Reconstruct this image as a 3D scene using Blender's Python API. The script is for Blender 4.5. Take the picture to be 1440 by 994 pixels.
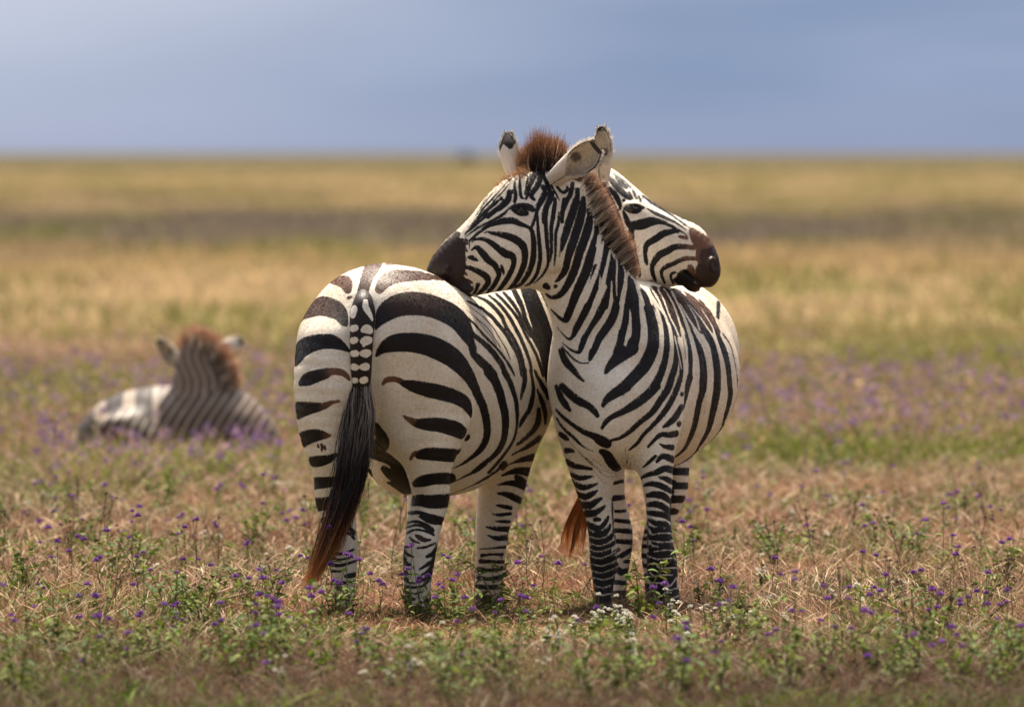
import bpy, math, random
import numpy as np
from mathutils import Vector, Matrix
from mathutils.bvhtree import BVHTree

for o in list(bpy.data.objects):
    bpy.data.objects.remove(o, do_unlink=True)
scene = bpy.context.scene
COL = scene.collection
rng = np.random.default_rng(7)
random.seed(7)

# ------------------------------------------------------------------ camera
CAM_H, CAM_D = 1.856, 45.0          # a 400 mm lens in a vehicle, 45 m from the animals
FPX = 16000.0                       # focal length in pixels of a 1440 px wide frame
HORIZON = 212.0
tilt = math.atan((497.0 - HORIZON) / FPX)
cam_d = bpy.data.cameras.new('camera')
cam = bpy.data.objects.new('camera', cam_d)
COL.objects.link(cam)
cam.location = (0, -CAM_D, CAM_H)
cam.rotation_euler = (math.pi / 2 - tilt, 0, 0)
cam_d.sensor_width = 36.0
cam_d.lens = 400.0
cam_d.clip_start = 1.0
cam_d.clip_end = 60000.0
cam_d.dof.use_dof = True
cam_d.dof.focus_distance = CAM_D + 0.3
cam_d.dof.aperture_fstop = 4.4
scene.camera = cam

# ------------------------------------------------------------------ sky and sun
SUN_EL, SUN_AZ = math.radians(63), math.radians(-6)   # azimuth: 0 = straight behind the animals (+Y), negative = left
world = bpy.data.worlds.new('World')
scene.world = world
world.use_nodes = True
nt = world.node_tree
nt.nodes.clear()
out = nt.nodes.new('ShaderNodeOutputWorld')
bg = nt.nodes.new('ShaderNodeBackground')
sky = nt.nodes.new('ShaderNodeTexSky')
sky.sky_type = 'NISHITA'
sky.sun_disc = False
sky.sun_elevation = SUN_EL
sky.sun_rotation = SUN_AZ
sky.air_density = 0.7
sky.dust_density = 4.5
sky.ozone_density = 0.6
bg.inputs['Strength'].default_value = 0.115
veil = nt.nodes.new('ShaderNodeHueSaturation')       # high thin cloud whitens the blue
veil.inputs['Saturation'].default_value = 0.5
nt.links.new(sky.outputs[0], veil.inputs['Color'])
nt.links.new(veil.outputs[0], bg.inputs[0])
# a bank of grey-blue rain cloud low over the far side of the plain
tc = nt.nodes.new('ShaderNodeTexCoord')
sep = nt.nodes.new('ShaderNodeSeparateXYZ')
nt.links.new(tc.outputs['Generated'], sep.inputs[0])
mp = nt.nodes.new('ShaderNodeMapping')
mp.inputs['Scale'].default_value = (14, 14, 80)
nt.links.new(tc.outputs['Generated'], mp.inputs['Vector'])
nz = nt.nodes.new('ShaderNodeTexNoise')
nz.inputs['Scale'].default_value = 1.6
nz.inputs['Detail'].default_value = 4.0
nz.inputs['Roughness'].default_value = 0.5
nt.links.new(mp.outputs[0], nz.inputs['Vector'])
ramp = nt.nodes.new('ShaderNodeValToRGB')
ramp.color_ramp.elements[0].position = 0.30
ramp.color_ramp.elements[0].color = (0.24, 0.32, 0.49, 1)
ramp.color_ramp.elements[1].position = 0.74
ramp.color_ramp.elements[1].color = (0.36, 0.43, 0.60, 1)
nt.links.new(nz.outputs[0], ramp.inputs[0])
hz = nt.nodes.new('ShaderNodeMapRange')          # lavender haze right over the horizon
hz.inputs['From Min'].default_value = 0.0
hz.inputs['From Max'].default_value = 0.007
hz.inputs['To Min'].default_value = 0.75
hz.inputs['To Max'].default_value = 0.0
nt.links.new(sep.outputs['Z'], hz.inputs['Value'])
hm = nt.nodes.new('ShaderNodeMix')
hm.data_type = 'RGBA'
nt.links.new(hz.outputs[0], hm.inputs['Factor'])
nt.links.new(ramp.outputs[0], hm.inputs['A'])
hm.inputs['B'].default_value = (0.30, 0.35, 0.51, 1)
bg2 = nt.nodes.new('ShaderNodeBackground')
bg2.inputs['Strength'].default_value = 0.465
wx = nt.nodes.new('ShaderNodeMapRange'); wx.interpolation_type = 'SMOOTHSTEP'      # paler cloud to the left, thickening to the right
wx.inputs['From Min'].default_value = 0.030; wx.inputs['From Max'].default_value = -0.055
nt.links.new(sep.outputs['X'], wx.inputs['Value'])
wz = nt.nodes.new('ShaderNodeMapRange'); wz.interpolation_type = 'SMOOTHSTEP'
wz.inputs['From Min'].default_value = -0.002; wz.inputs['From Max'].default_value = 0.018
wz.inputs['To Min'].default_value = 0.30; wz.inputs['To Max'].default_value = 0.85
nt.links.new(sep.outputs['Z'], wz.inputs['Value'])
wm = nt.nodes.new('ShaderNodeMath'); wm.operation = 'MULTIPLY'
nt.links.new(wx.outputs[0], wm.inputs[0]); nt.links.new(wz.outputs[0], wm.inputs[1])
pc = nt.nodes.new('ShaderNodeMix'); pc.data_type = 'RGBA'
nt.links.new(wm.outputs[0], pc.inputs['Factor']); nt.links.new(hm.outputs['Result'], pc.inputs['A'])
pc.inputs['B'].default_value = (0.64, 0.675, 0.79, 1)
nt.links.new(pc.outputs['Result'], bg2.inputs[0])
mr = nt.nodes.new('ShaderNodeMapRange')
mr.inputs['From Min'].default_value = 0.05
mr.inputs['From Max'].default_value = 0.20
mr.inputs['To Min'].default_value = 1.0
mr.inputs['To Max'].default_value = 0.0
nt.links.new(sep.outputs['Z'], mr.inputs['Value'])
mix = nt.nodes.new('ShaderNodeMixShader')
nt.links.new(mr.outputs[0], mix.inputs[0])
nt.links.new(bg.outputs[0], mix.inputs[1])
nt.links.new(bg2.outputs[0], mix.inputs[2])
nt.links.new(mix.outputs[0], out.inputs[0])

sd = bpy.data.lights.new('sun', 'SUN')
sd.energy = 5.0
sd.angle = math.radians(0.53)
sd.color = (1.0, 0.89, 0.74)
sun = bpy.data.objects.new('sun', sd)
COL.objects.link(sun)
to_sun = Vector((math.sin(SUN_AZ) * math.cos(SUN_EL), math.cos(SUN_AZ) * math.cos(SUN_EL), math.sin(SUN_EL)))
sun.rotation_euler = to_sun.to_track_quat('Z', 'Y').to_euler()
sun.location = (0, 0, 30)

scene.view_settings.view_transform = 'Standard'
scene.view_settings.look = 'None'
scene.view_settings.gamma = 1.0
scene.view_settings.use_curve_mapping = False
scene.view_settings.exposure = 1.10
scene.cycles.use_denoising = True
scene.cycles.max_bounces = 6
scene.cycles.transparent_max_bounces = 8

# ------------------------------------------------------------------ measuring
_cam_rot = Matrix.Rotation(math.pi / 2 - tilt, 3, 'X')
CAM = np.array(cam.location)


def ray(px, py):
    d = _cam_rot @ Vector(((px - 720.0) / FPX, (497.0 - py) / FPX, -1.0))
    return np.array(d)


def at(px, py, Y):
    """the point at depth Y (metres behind the plane of focus) seen at a place in the photograph"""
    d = ray(px, py)
    return CAM + d * ((Y + CAM_D) / d[1])


def on_ground(px, py):
    d = ray(px, py)
    return CAM + d * (-CAM_H / d[2])


def mpp(Y):
    return (CAM_D + Y) / FPX        # metres per photo pixel at depth Y


# ------------------------------------------------------------------ scene helpers
def tag(o, label=None, cat=None, group=None, kind=None):
    if label: o['label'] = label
    if cat: o['category'] = cat
    if group: o['group'] = group
    if kind: o['kind'] = kind
    return o


def empty(name, loc, label=None, cat=None, group=None):
    o = bpy.data.objects.new(name, None)
    o.empty_display_size = 0.1
    o.location = loc
    COL.objects.link(o)
    return tag(o, label, cat, group)


def mesh_from(name, V, faces_list, mat, parent=None, smooth=True, attrs=None, origin=None):
    """V: n x 3 world coordinates; faces_list: list of integer arrays (m x k)"""
    V = np.asarray(V, dtype=np.float64)
    if parent is not None:
        V = V - np.array(parent.location)
    if origin is not None:
        V = V - np.array(origin)
    me = bpy.data.meshes.new(name)
    me.vertices.add(len(V))
    me.vertices.foreach_set('co', V.astype(np.float32).ravel())
    li, st, tot, base = [], [], [], 0
    for F in faces_list:
        F = np.asarray(F, dtype=np.int32)
        if len(F) == 0:
            continue
        m, k = F.shape
        li.append(F.ravel())
        st.append(base + np.arange(m, dtype=np.int32) * k)
        tot.append(np.full(m, k, dtype=np.int32))
        base += m * k
    li = np.concatenate(li)
    st = np.concatenate(st)
    tot = np.concatenate(tot)
    me.loops.add(len(li))
    me.loops.foreach_set('vertex_index', li)
    me.polygons.add(len(st))
    me.polygons.foreach_set('loop_start', st)
    me.polygons.foreach_set('loop_total', tot)
    if smooth:
        me.polygons.foreach_set('use_smooth', np.ones(len(st), dtype=bool))
    for an, (ty, arr) in (attrs or {}).items():
        a = me.attributes.new(an, ty, 'POINT')
        arr = np.asarray(arr, dtype=np.float32)
        if ty == 'FLOAT_COLOR':
            if arr.shape[1] == 3:
                arr = np.concatenate([arr, np.ones((len(arr), 1), np.float32)], 1)
            a.data.foreach_set('color', arr.ravel())
        else:
            a.data.foreach_set('value', arr.ravel())
    me.update(calc_edges=True)
    me.validate()
    if mat:
        me.materials.append(mat)
    o = bpy.data.objects.new(name, me)
    COL.objects.link(o)
    if parent is not None:
        o.parent = parent
    if origin is not None:
        o.location = origin
    return o


def new_mat(name):
    m = bpy.data.materials.new(name)
    m.use_nodes = True
    m.node_tree.nodes.clear()
    return m, m.node_tree


def leaf_mat(name, transl=0.35, rough=0.6, spec=0.25):
    """vegetation and hair: colour from the 'Col' attribute, part of the light passes through"""
    m, t = new_mat(name)
    o = t.nodes.new('ShaderNodeOutputMaterial')
    a = t.nodes.new('ShaderNodeAttribute'); a.attribute_name = 'Col'
    p = t.nodes.new('ShaderNodeBsdfPrincipled')
    p.inputs['Roughness'].default_value = rough
    p.inputs['Specular IOR Level'].default_value = spec
    tr = t.nodes.new('ShaderNodeBsdfTranslucent')
    mx = t.nodes.new('ShaderNodeMixShader')
    mx.inputs[0].default_value = transl
    t.links.new(a.outputs['Color'], p.inputs['Base Color'])
    t.links.new(a.outputs['Color'], tr.inputs['Color'])
    t.links.new(p.outputs[0], mx.inputs[1])
    t.links.new(tr.outputs[0], mx.inputs[2])
    t.links.new(mx.outputs[0], o.inputs[0])
    return m


def catmull(P, n):
    """resample control points P (k x d) to n points per span"""
    P = np.asarray(P, dtype=np.float64)
    if len(P) == 1:
        return P
    Q = np.vstack([2 * P[0] - P[1], P, 2 * P[-1] - P[-2]])
    out = []
    for i in range(len(P) - 1):
        p0, p1, p2, p3 = Q[i:i + 4]
        t = np.linspace(0, 1, n, endpoint=False)[:, None]
        out.append(0.5 * (2 * p1 + (p2 - p0) * t + (2 * p0 - 5 * p1 + 4 * p2 - p3) * t ** 2 + (3 * p1 - p0 - 3 * p2 + p3) * t ** 3))
    out.append(P[-1:])
    return np.vstack(out)


def strands(name, roots, dirs, lengths, width, cols_root, cols_tip, mat, parent=None, droop=None, seg=4, tipw=0.25, curl=0.0, tpow=1.0):
    """tapered ribbons of hair; droop: n x 3 offset added quadratically"""
    n = len(roots)
    k = seg + 1
    t = np.linspace(0, 1, k)
    dirs = dirs / np.linalg.norm(dirs, axis=1, keepdims=True)
    P = roots[:, None, :] + dirs[:, None, :] * (lengths[:, None, None] * t[None, :, None])
    if droop is not None:
        P = P + droop[:, None, :] * (t ** 2)[None, :, None]
    if curl:
        c = rng.normal(0, 1, (n, 3)) * curl
        P = P + c[:, None, :] * np.sin(t * 4.0)[None, :, None] * t[None, :, None]
    side = np.cross(dirs, rng.normal(0, 1, (n, 3)))
    side /= np.linalg.norm(side, axis=1, keepdims=True) + 1e-9
    w = np.asarray(width)
    if w.ndim == 0:
        w = np.full(n, float(w))
    ww = w[:, None] * (1 - (1 - tipw) * t[None, :] ** 1.5) * 0.5
    A = P - side[:, None, :] * ww[:, :, None]
    B = P + side[:, None, :] * ww[:, :, None]
    V = np.stack([A, B], 2).reshape(-1, 3)
    i = (np.arange(n)[:, None] * (2 * k) + 2 * np.arange(seg)[None, :]).reshape(-1)
    F = np.stack([i, i + 1, i + 3, i + 2], 1)
    tm = t ** tpow
    C = cols_root[:, None, :] * (1 - tm)[None, :, None] + cols_tip[:, None, :] * tm[None, :, None]
    C = np.repeat(C, 2, axis=1).reshape(-1, 3)
    return mesh_from(name, V, [F], mat, parent, True, {'Col': ('FLOAT_COLOR', C)})
# ------------------------------------------------------------------ bodies: swept ellipsoids blended into one surface
def sweep(secs, dens=0.28):
    """secs: list of (centre, U, V) -> arrays of ellipsoids (centre, axes matrix rows, radii)"""
    c = np.array([s[0] for s in secs], float)
    U = np.array([s[1] for s in secs], float)
    V = np.array([s[2] for s in secs], float)
    D = np.concatenate([c, U, V], 1)
    fine = catmull(D, 24)
    # thin out to the spacing the radius needs
    keep, acc = [0], 0.0
    for i in range(1, len(fine)):
        acc += np.linalg.norm(fine[i, :3] - fine[i - 1, :3])
        r = min(np.linalg.norm(fine[i, 3:6]), np.linalg.norm(fine[i, 6:9]))
        if acc >= dens * r or i == len(fine) - 1:
            keep.append(i); acc = 0.0
    fine = fine[keep]
    C = fine[:, :3]
    U = fine[:, 3:6]; V = fine[:, 6:9]
    ru = np.linalg.norm(U, axis=1); e1 = U / ru[:, None]
    V = V - e1 * np.sum(V * e1, 1)[:, None]
    rv = np.linalg.norm(V, axis=1); e2 = V / rv[:, None]
    e3 = np.cross(e1, e2)
    rw = 0.8 * np.minimum(ru, rv)
    A = np.stack([e1, e2, e3], 1)
    R = np.stack([ru, rv, rw], 1)
    return C, A, R


def ell(c, r, A=None):
    A = np.eye(3) if A is None else np.asarray(A, float)
    return np.array([c], float), A[None], np.array([r], float)


def d_limb(limb, P, pad=1e9):
    C, A, R = limb
    d = np.full(len(P), 1e3, dtype=np.float64)
    for i in range(len(C)):
        q = (P - C[i]) @ A[i].T
        k0 = np.sqrt(np.sum((q / R[i]) ** 2, 1)) + 1e-9
        k1 = np.sqrt(np.sum((q / R[i] ** 2) ** 2, 1)) + 1e-9
        np.minimum(d, k0 * (k0 - 1) / k1, out=d)
    return d


def cull(limb, c, rad):
    C, A, R = limb
    m = np.linalg.norm(C - c, axis=1) < R.max(1) + rad
    return C[m], A[m], R[m]


def smin(a, b, k):
    h = np.maximum(k - np.abs(a - b), 0) / k
    return np.minimum(a, b) - h * h * k * 0.25


def body_mesh(limbs, blends, carve=(), vox=0.0055, smooth=3):
    """limbs: list of ellipsoid sets in order, each smooth-joined with its own radius. Returns V, F, limb index per vertex"""
    lo = np.min([np.min(l[0] - l[2].max(1, keepdims=True), 0) for l in limbs], 0) - 0.03
    hi = np.max([np.max(l[0] + l[2].max(1, keepdims=True), 0) for l in limbs], 0) + 0.03
    B = 16
    nb = np.ceil((hi - lo) / (vox * B)).astype(int)
    N = nb * B
    F = np.ones(N, dtype=np.float32)
    L = np.zeros(N, dtype=np.uint8)
    half = vox * B * 0.5
    diag = half * math.sqrt(3)
    gi = np.stack(np.meshgrid(*[np.arange(B)] * 3, indexing='ij'), -1).reshape(-1, 3) * vox

    def field(P, c, rad):
        d = np.full(len(P), 1e3); lab = np.zeros(len(P), np.uint8); best = np.full(len(P), 1e3); legs = []
        for j, (l, k) in enumerate(zip(limbs, blends)):
            s = cull(l, c, rad + k + 0.02)
            if len(s[0]) == 0:
                continue
            dl = d_limb(s, P)
            lab[dl < best] = j
            best = np.minimum(best, dl)
            if j < 3:
                d = smin(d, dl, k)
            else:
                legs.append((dl, k))
        if legs:
            d = np.min([smin(d, dl, k) for dl, k in legs], axis=0)
        for (l, k) in carve:
            s = cull(l, c, rad + k + 0.02)
            if len(s[0]) == 0:
                continue
            d = -smin(-d, d_limb(s, P), k)
        return d, lab

    for bx in range(nb[0]):
        for by in range(nb[1]):
            for bz in range(nb[2]):
                o = lo + np.array([bx, by, bz]) * vox * B
                c = o + half
                near = any(len(cull(l, c, diag + 0.06)[0]) for l in limbs)
                sl = (slice(bx * B, bx * B + B), slice(by * B, by * B + B), slice(bz * B, bz * B + B))
                if not near:
                    continue
                d0, _ = field(c[None], c, diag + 0.1)
                if d0[0] < -(diag * 1.6 + 0.05):
                    F[sl] = -1.0
                    continue
                d, lab = field(o + gi, c, diag)
                F[sl] = np.clip(d, -1, 1).reshape(B, B, B)
                L[sl] = lab.reshape(B, B, B)
    S = F < 0
    nx, ny, nz_ = F.shape
    cnt = np.zeros((nx - 1, ny - 1, nz_ - 1), np.uint8)
    offs = [(i, j, k) for i in (0, 1) for j in (0, 1) for k in (0, 1)]
    for (i, j, k) in offs:
        cnt += S[i:nx - 1 + i, j:ny - 1 + j, k:nz_ - 1 + k]
    act = np.argwhere((cnt > 0) & (cnt < 8))
    vals = np.stack([F[act[:, 0] + i, act[:, 1] + j, act[:, 2] + k] for (i, j, k) in offs], 1)
    acc = np.zeros((len(act), 3)); num = np.zeros(len(act))
    oa = np.array(offs, float)
    for a in range(8):
        for b in range(a + 1, 8):
            if np.abs(oa[a] - oa[b]).sum() != 1:
                continue
            va, vb = vals[:, a], vals[:, b]
            m = (va < 0) != (vb < 0)
            t = np.where(m, va / np.where(m, va - vb, 1), 0)
            acc += np.where(m[:, None], oa[a] + (oa[b] - oa[a]) * t[:, None], 0)
            num += m
    V = lo + (act + acc / num[:, None]) * vox
    lab = L[act[:, 0], act[:, 1], act[:, 2]]
    dims = np.array(cnt.shape)
    flat = (act[:, 0] * dims[1] + act[:, 1]) * dims[2] + act[:, 2]

    def vid(ix):
        f = (ix[:, 0] * dims[1] + ix[:, 1]) * dims[2] + ix[:, 2]
        return np.searchsorted(flat, f)
    faces = []
    for ax in range(3):
        s0 = [slice(1, n - 1) for n in F.shape]; s1 = list(s0)
        s0[ax] = slice(0, F.shape[ax] - 1); s1[ax] = slice(1, F.shape[ax])
        a, b = S[tuple(s0)], S[tuple(s1)]
        e = np.argwhere(a != b)
        ins = a[e[:, 0], e[:, 1], e[:, 2]]
        off = np.ones(3, int); off[ax] = 0
        e = e + off
        u, v = [(1, 2), (2, 0), (0, 1)][ax]
        du = np.zeros(3, int); du[u] = 1
        dv = np.zeros(3, int); dv[v] = 1
        q = np.stack([vid(e - du - dv), vid(e - dv), vid(e), vid(e - du)], 1)
        q[~ins] = q[~ins][:, ::-1]
        faces.append(q)
    Q = np.concatenate(faces)
    E = np.concatenate([Q[:, [0, 1]], Q[:, [1, 2]], Q[:, [2, 3]], Q[:, [3, 0]]])
    deg = np.bincount(E.ravel(), minlength=len(V)).astype(float)
    for it in range(smooth):
        s = np.stack([np.bincount(E[:, 0], V[E[:, 1], d], len(V)) + np.bincount(E[:, 1], V[E[:, 0], d], len(V)) for d in range(3)], 1)
        V = V + (s / deg[:, None] - V) * 0.6
    return V, Q, lab


def vert_normals(V, Q):
    n = np.cross(V[Q[:, 2]] - V[Q[:, 0]], V[Q[:, 3]] - V[Q[:, 1]])
    N = np.zeros_like(V)
    for k in range(4):
        for d in range(3):
            N[:, d] += np.bincount(Q[:, k], n[:, d], len(V))
    return N / (np.linalg.norm(N, axis=1, keepdims=True) + 1e-12)


class Coat:
    """the pattern of a coat: bands laid along curves on the skin, kept per vertex as a signed distance"""

    def __init__(self, V, Q, lab, adj):
        self.V, self.Q, self.lab, self.adj = V, Q, lab, adj
        self.N = vert_normals(V, Q)
        self.bvh = BVHTree.FromPolygons(V.tolist(), Q.tolist())
        self.f = np.full(len(V), -0.03)
        self.tone = np.zeros(len(V))

    def lay(self, view, pts, erase=False, extend=0.25):
        x0, y0, s = view
        P = np.array([list(p) + [0.0] * (4 - len(p)) for p in pts], float)
        P[:, 0] = x0 + P[:, 0] * s; P[:, 1] = y0 + P[:, 1] * s; P[:, 2] *= s
        if not erase and s > .12:
            P[:, 2] = P[:, 2] * 1.05 + np.where(P[:, 2] > 2.0, .5, 0)
        if len(P) > 1:
            seg = np.linalg.norm(np.diff(P[:, :2], axis=0), axis=1).mean()
            P = catmull(P, max(2, int(seg / 2.5)))
        c3, r3, tn, ids, nn = [], [], [], [], []
        lastY = None
        for px, py, w, t in P:
            d = Vector(ray(px, py)); d.normalize()
            loc, nor, idx, dist = self.bvh.ray_cast(Vector(CAM), d)
            if loc is None:
                Y = lastY if lastY is not None else 0.5
                for _ in range(3):
                    loc, nor, idx, dist = self.bvh.find_nearest(Vector(at(px, py, Y)))
                    Y = loc.y
            lastY = loc.y
            nv = abs(nor.dot(d))
            k = 1.0
            c3.append(loc); r3.append(max(w, 0.4) * 0.5 * mpp(loc.y) * k); tn.append(t); ids.append(idx); nn.append(nv)
        C = np.array([list(c) for c in c3]); R = np.array(r3); T = np.array(tn)
        labs = set(int(self.lab[self.Q[i][0]]) for i in ids)
        # carry a band that leaves at the outline on round the body
        if extend and len(C) > 2:
            for end in (0, 1):
                nv = nn[-1] if end else nn[0]
                if nv > 0.6 or (R[-1] if end else R[0]) < 0.004:
                    continue
                e0, e1 = (P[-1, :2], P[-2, :2]) if end else (P[0, :2], P[1, :2])
                q = e0 + (e0 - e1) / (np.linalg.norm(e0 - e1) + 1e-6) * 9.0
                d = Vector(ray(q[0], q[1])); d.normalize()
                loc = self.bvh.ray_cast(Vector(CAM), d)[0]
                if loc is not None and abs(loc.y - (C[-1] if end else C[0])[1]) < 0.12:
                    continue
                cc = C if end else C[::-1]
                p = Vector(cc[-1]); tan = Vector(cc[-1] - cc[max(-4, -len(cc))])
                if tan.length < 1e-6:
                    continue
                tan.normalize()
                add = []
                for _ in range(int(extend / 0.02)):
                    loc, nor, idx, dist = self.bvh.find_nearest(p + tan * 0.02)
                    st = loc - p
                    if st.length < 1e-5:
                        break
                    if nor.dot((loc - Vector(CAM)).normalized()) < -0.08:
                        break                        # back on a side that already has its own bands
                    tan = st.normalized(); p = loc
                    add.append(list(loc))
                if add:
                    add = np.array(add)
                    r = np.full(len(add), R[-1] if end else R[0]); tt = np.full(len(add), T[-1] if end else T[0])
                    if end:
                        C = np.vstack([C, add]); R = np.concatenate([R, r]); T = np.concatenate([T, tt])
                    else:
                        C = np.vstack([add[::-1], C]); R = np.concatenate([r, R]); T = np.concatenate([tt, T])
        ok = set()
        for l in labs:
            ok |= self.adj[l]
        pad = (R.max() + 0.02) * np.array([1.0, 3.0, 1.0])
        m = np.all((self.V > C.min(0) - pad) & (self.V < C.max(0) + pad), 1)
        m &= np.isin(self.lab, list(ok))
        ix = np.nonzero(m)[0]
        if len(ix) == 0:
            return
        flat = np.array([1.0, 0.25, 1.0])            # a band keeps its width where the skin turns away along the body
        X = self.V[ix] * flat
        C = C * flat
        best = np.full(len(ix), -1.0); bt = np.zeros(len(ix))
        if len(C) == 1:
            best = R[0] - np.linalg.norm(X - C[0], axis=1); bt[:] = T[0]
        for i in range(len(C) - 1):
            ab = C[i + 1] - C[i]; L2 = ab @ ab + 1e-12
            t = np.clip(((X - C[i]) @ ab) / L2, 0, 1)
            d = R[i] + (R[i + 1] - R[i]) * t - np.linalg.norm(X - C[i] - t[:, None] * ab, axis=1)
            b = d > best
            best[b] = d[b]; bt[b] = (T[i] + (T[i + 1] - T[i]) * t)[b]
        if erase:
            self.f[ix] = np.minimum(self.f[ix], -best)
        else:
            up = best > self.f[ix]
            pos = up | (best > 0)
            self.tone[ix[up & (best > -0.006)]] = bt[up & (best > -0.006)]
            self.f[ix] = np.maximum(self.f[ix], best)

    def many(self, view, rows, **kw):
        for r in rows:
            self.lay(view, r, **kw)


def skin_mat(name, white=(0.80, 0.73, 0.62), black=(0.013, 0.010, 0.010), brown=(0.15, 0.070, 0.038), bump=0.35):
    m, t = new_mat(name)
    N = t.nodes.new
    L = t.links.new
    o = N('ShaderNodeOutputMaterial'); p = N('ShaderNodeBsdfPrincipled')
    p.inputs['Roughness'].default_value = 0.5
    p.inputs['Specular IOR Level'].default_value = 0.2
    a = N('ShaderNodeAttribute'); a.attribute_name = 'stripe'
    b = N('ShaderNodeAttribute'); b.attribute_name = 'tone'
    tc = N('ShaderNodeTexCoord')
    nf = N('ShaderNodeTexNoise'); nf.inputs['Scale'].default_value = 170; nf.inputs['Detail'].default_value = 3
    L(tc.outputs['Object'], nf.inputs['Vector'])
    ns = N('ShaderNodeMath'); ns.operation = 'MULTIPLY_ADD'; ns.inputs[1].default_value = 0.006; ns.inputs[2].default_value = -0.0026
    L(nf.outputs[0], ns.inputs[0])
    ad = N('ShaderNodeMath'); ad.operation = 'ADD'
    L(a.outputs['Fac'], ad.inputs[0]); L(ns.outputs[0], ad.inputs[1])
    mr = N('ShaderNodeMapRange'); mr.interpolation_type = 'SMOOTHSTEP'
    mr.inputs['From Min'].default_value = -0.0016; mr.inputs['From Max'].default_value = 0.0016
    L(ad.outputs[0], mr.inputs['Value'])
    # dust and yellowing of the pale hair
    nd = N('ShaderNodeTexNoise'); nd.inputs['Scale'].default_value = 5; nd.inputs['Detail'].default_value = 5
    L(tc.outputs['Object'], nd.inputs['Vector'])
    rd = N('ShaderNodeValToRGB')
    rd.color_ramp.elements[0].position = 0.35; rd.color_ramp.elements[0].color = (white[0] * 0.80, white[1] * 0.74, white[2] * 0.64, 1)
    rd.color_ramp.elements[1].position = 0.62; rd.color_ramp.elements[1].color = (*white, 1)
    L(nd.outputs[0], rd.inputs[0])
    n2 = N('ShaderNodeTexNoise'); n2.inputs['Scale'].default_value = 90; n2.inputs['Detail'].default_value = 4
    L(tc.outputs['Object'], n2.inputs['Vector'])
    m2 = N('ShaderNodeMapRange'); m2.inputs['From Min'].default_value = 0.3; m2.inputs['From Max'].default_value = 0.7
    m2.inputs['To Min'].default_value = 0.84; m2.inputs['To Max'].default_value = 1.08
    L(n2.outputs[0], m2.inputs['Value'])
    w2 = N('ShaderNodeMix'); w2.data_type = 'RGBA'; w2.blend_type = 'MULTIPLY'; w2.inputs['Factor'].default_value = 1
    L(rd.outputs[0], w2.inputs['A']); L(m2.outputs[0], w2.inputs['B'])
    # dust of the plain on the lower legs
    sz = N('ShaderNodeSeparateXYZ'); L(tc.outputs['Object'], sz.inputs[0])
    dz = N('ShaderNodeMapRange'); dz.inputs['From Min'].default_value = .38; dz.inputs['From Max'].default_value = .08; dz.inputs['To Max'].default_value = .65
    L(sz.outputs['Z'], dz.inputs['Value'])
    dw = N('ShaderNodeMix'); dw.data_type = 'RGBA'; L(dz.outputs[0], dw.inputs['Factor']); L(w2.outputs['Result'], dw.inputs['A']); dw.inputs['B'].default_value = (.36, .27, .19, 1)
    # dark hair: black to brown
    kb = N('ShaderNodeMix'); kb.data_type = 'RGBA'
    kb.inputs['A'].default_value = (*black, 1); kb.inputs['B'].default_value = (*brown, 1)
    L(b.outputs['Fac'], kb.inputs['Factor'])
    k2 = N('ShaderNodeMix'); k2.data_type = 'RGBA'; k2.blend_type = 'MULTIPLY'; k2.inputs['Factor'].default_value = 1
    L(kb.outputs['Result'], k2.inputs['A']); L(m2.outputs[0], k2.inputs['B'])
    mx = N('ShaderNodeMix'); mx.data_type = 'RGBA'
    L(mr.outputs[0], mx.inputs['Factor']); L(dw.outputs['Result'], mx.inputs['A']); L(k2.outputs['Result'], mx.inputs['B'])
    L(mx.outputs['Result'], p.inputs['Base Color'])
    bp = N('ShaderNodeBump'); bp.inputs['Strength'].default_value = bump; bp.inputs['Distance'].default_value = 0.004
    nb_ = N('ShaderNodeTexNoise'); nb_.inputs['Scale'].default_value = 120; nb_.inputs['Detail'].default_value = 5
    L(tc.outputs['Object'], nb_.inputs['Vector'])
    nb2 = N('ShaderNodeTexNoise'); nb2.inputs['Scale'].default_value = 16; nb2.inputs['Detail'].default_value = 3
    L(tc.outputs['Object'], nb2.inputs['Vector'])
    sm = N('ShaderNodeMath'); sm.operation = 'MULTIPLY_ADD'; sm.inputs[1].default_value = 2.0
    L(nb2.outputs[0], sm.inputs[0]); L(nb_.outputs[0], sm.inputs[2])
    L(sm.outputs[0], bp.inputs['Height']); L(bp.outputs[0], p.inputs['Normal'])
    L(p.outputs[0], o.inputs[0])
    return m


def hleg(rows):
    """a leg from rows (y, x_left, x_right, depth, half depth in metres)"""
    out = []
    for (y, xl, xr, Y, d) in rows:
        c = at((xl + xr) / 2, y, Y)
        out.append((c, np.array([(xr - xl) / 2 * mpp(Y), 0, 0]), np.array([0, d, 0])))
    return sweep(out)


def trunk(rows, yaw):
    r = np.array([math.cos(yaw), -math.sin(yaw), 0])
    return sweep([(at(cx, cy, Y), r * hw, np.array([0, 0, hh])) for (cx, cy, Y, hw, hh) in rows], 0.2)


def span(rows, lean=0.0, dens=0.25):
    """neck or head from rows (x1, y1, x2, y2, depth, half width): two outline points and the depth between them"""
    out = []
    for row in rows:
        x1, y1, x2, y2, Y, w = row[:6]
        ln = row[6] if len(row) > 6 else lean
        a, b = at(x1, y1, Y), at(x2, y2, Y)
        U = (a - b) / 2
        h = np.linalg.norm(U)
        U2 = U + np.array([0, -ln * h, 0])
        ax = np.cross(U, [0, 1, 0]); ax /= np.linalg.norm(ax)
        Vv = np.cross(ax, U2); Vv = Vv / np.linalg.norm(Vv) * w
        out.append(((a + b) / 2, U2, Vv))
    return sweep(out, dens)
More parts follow.
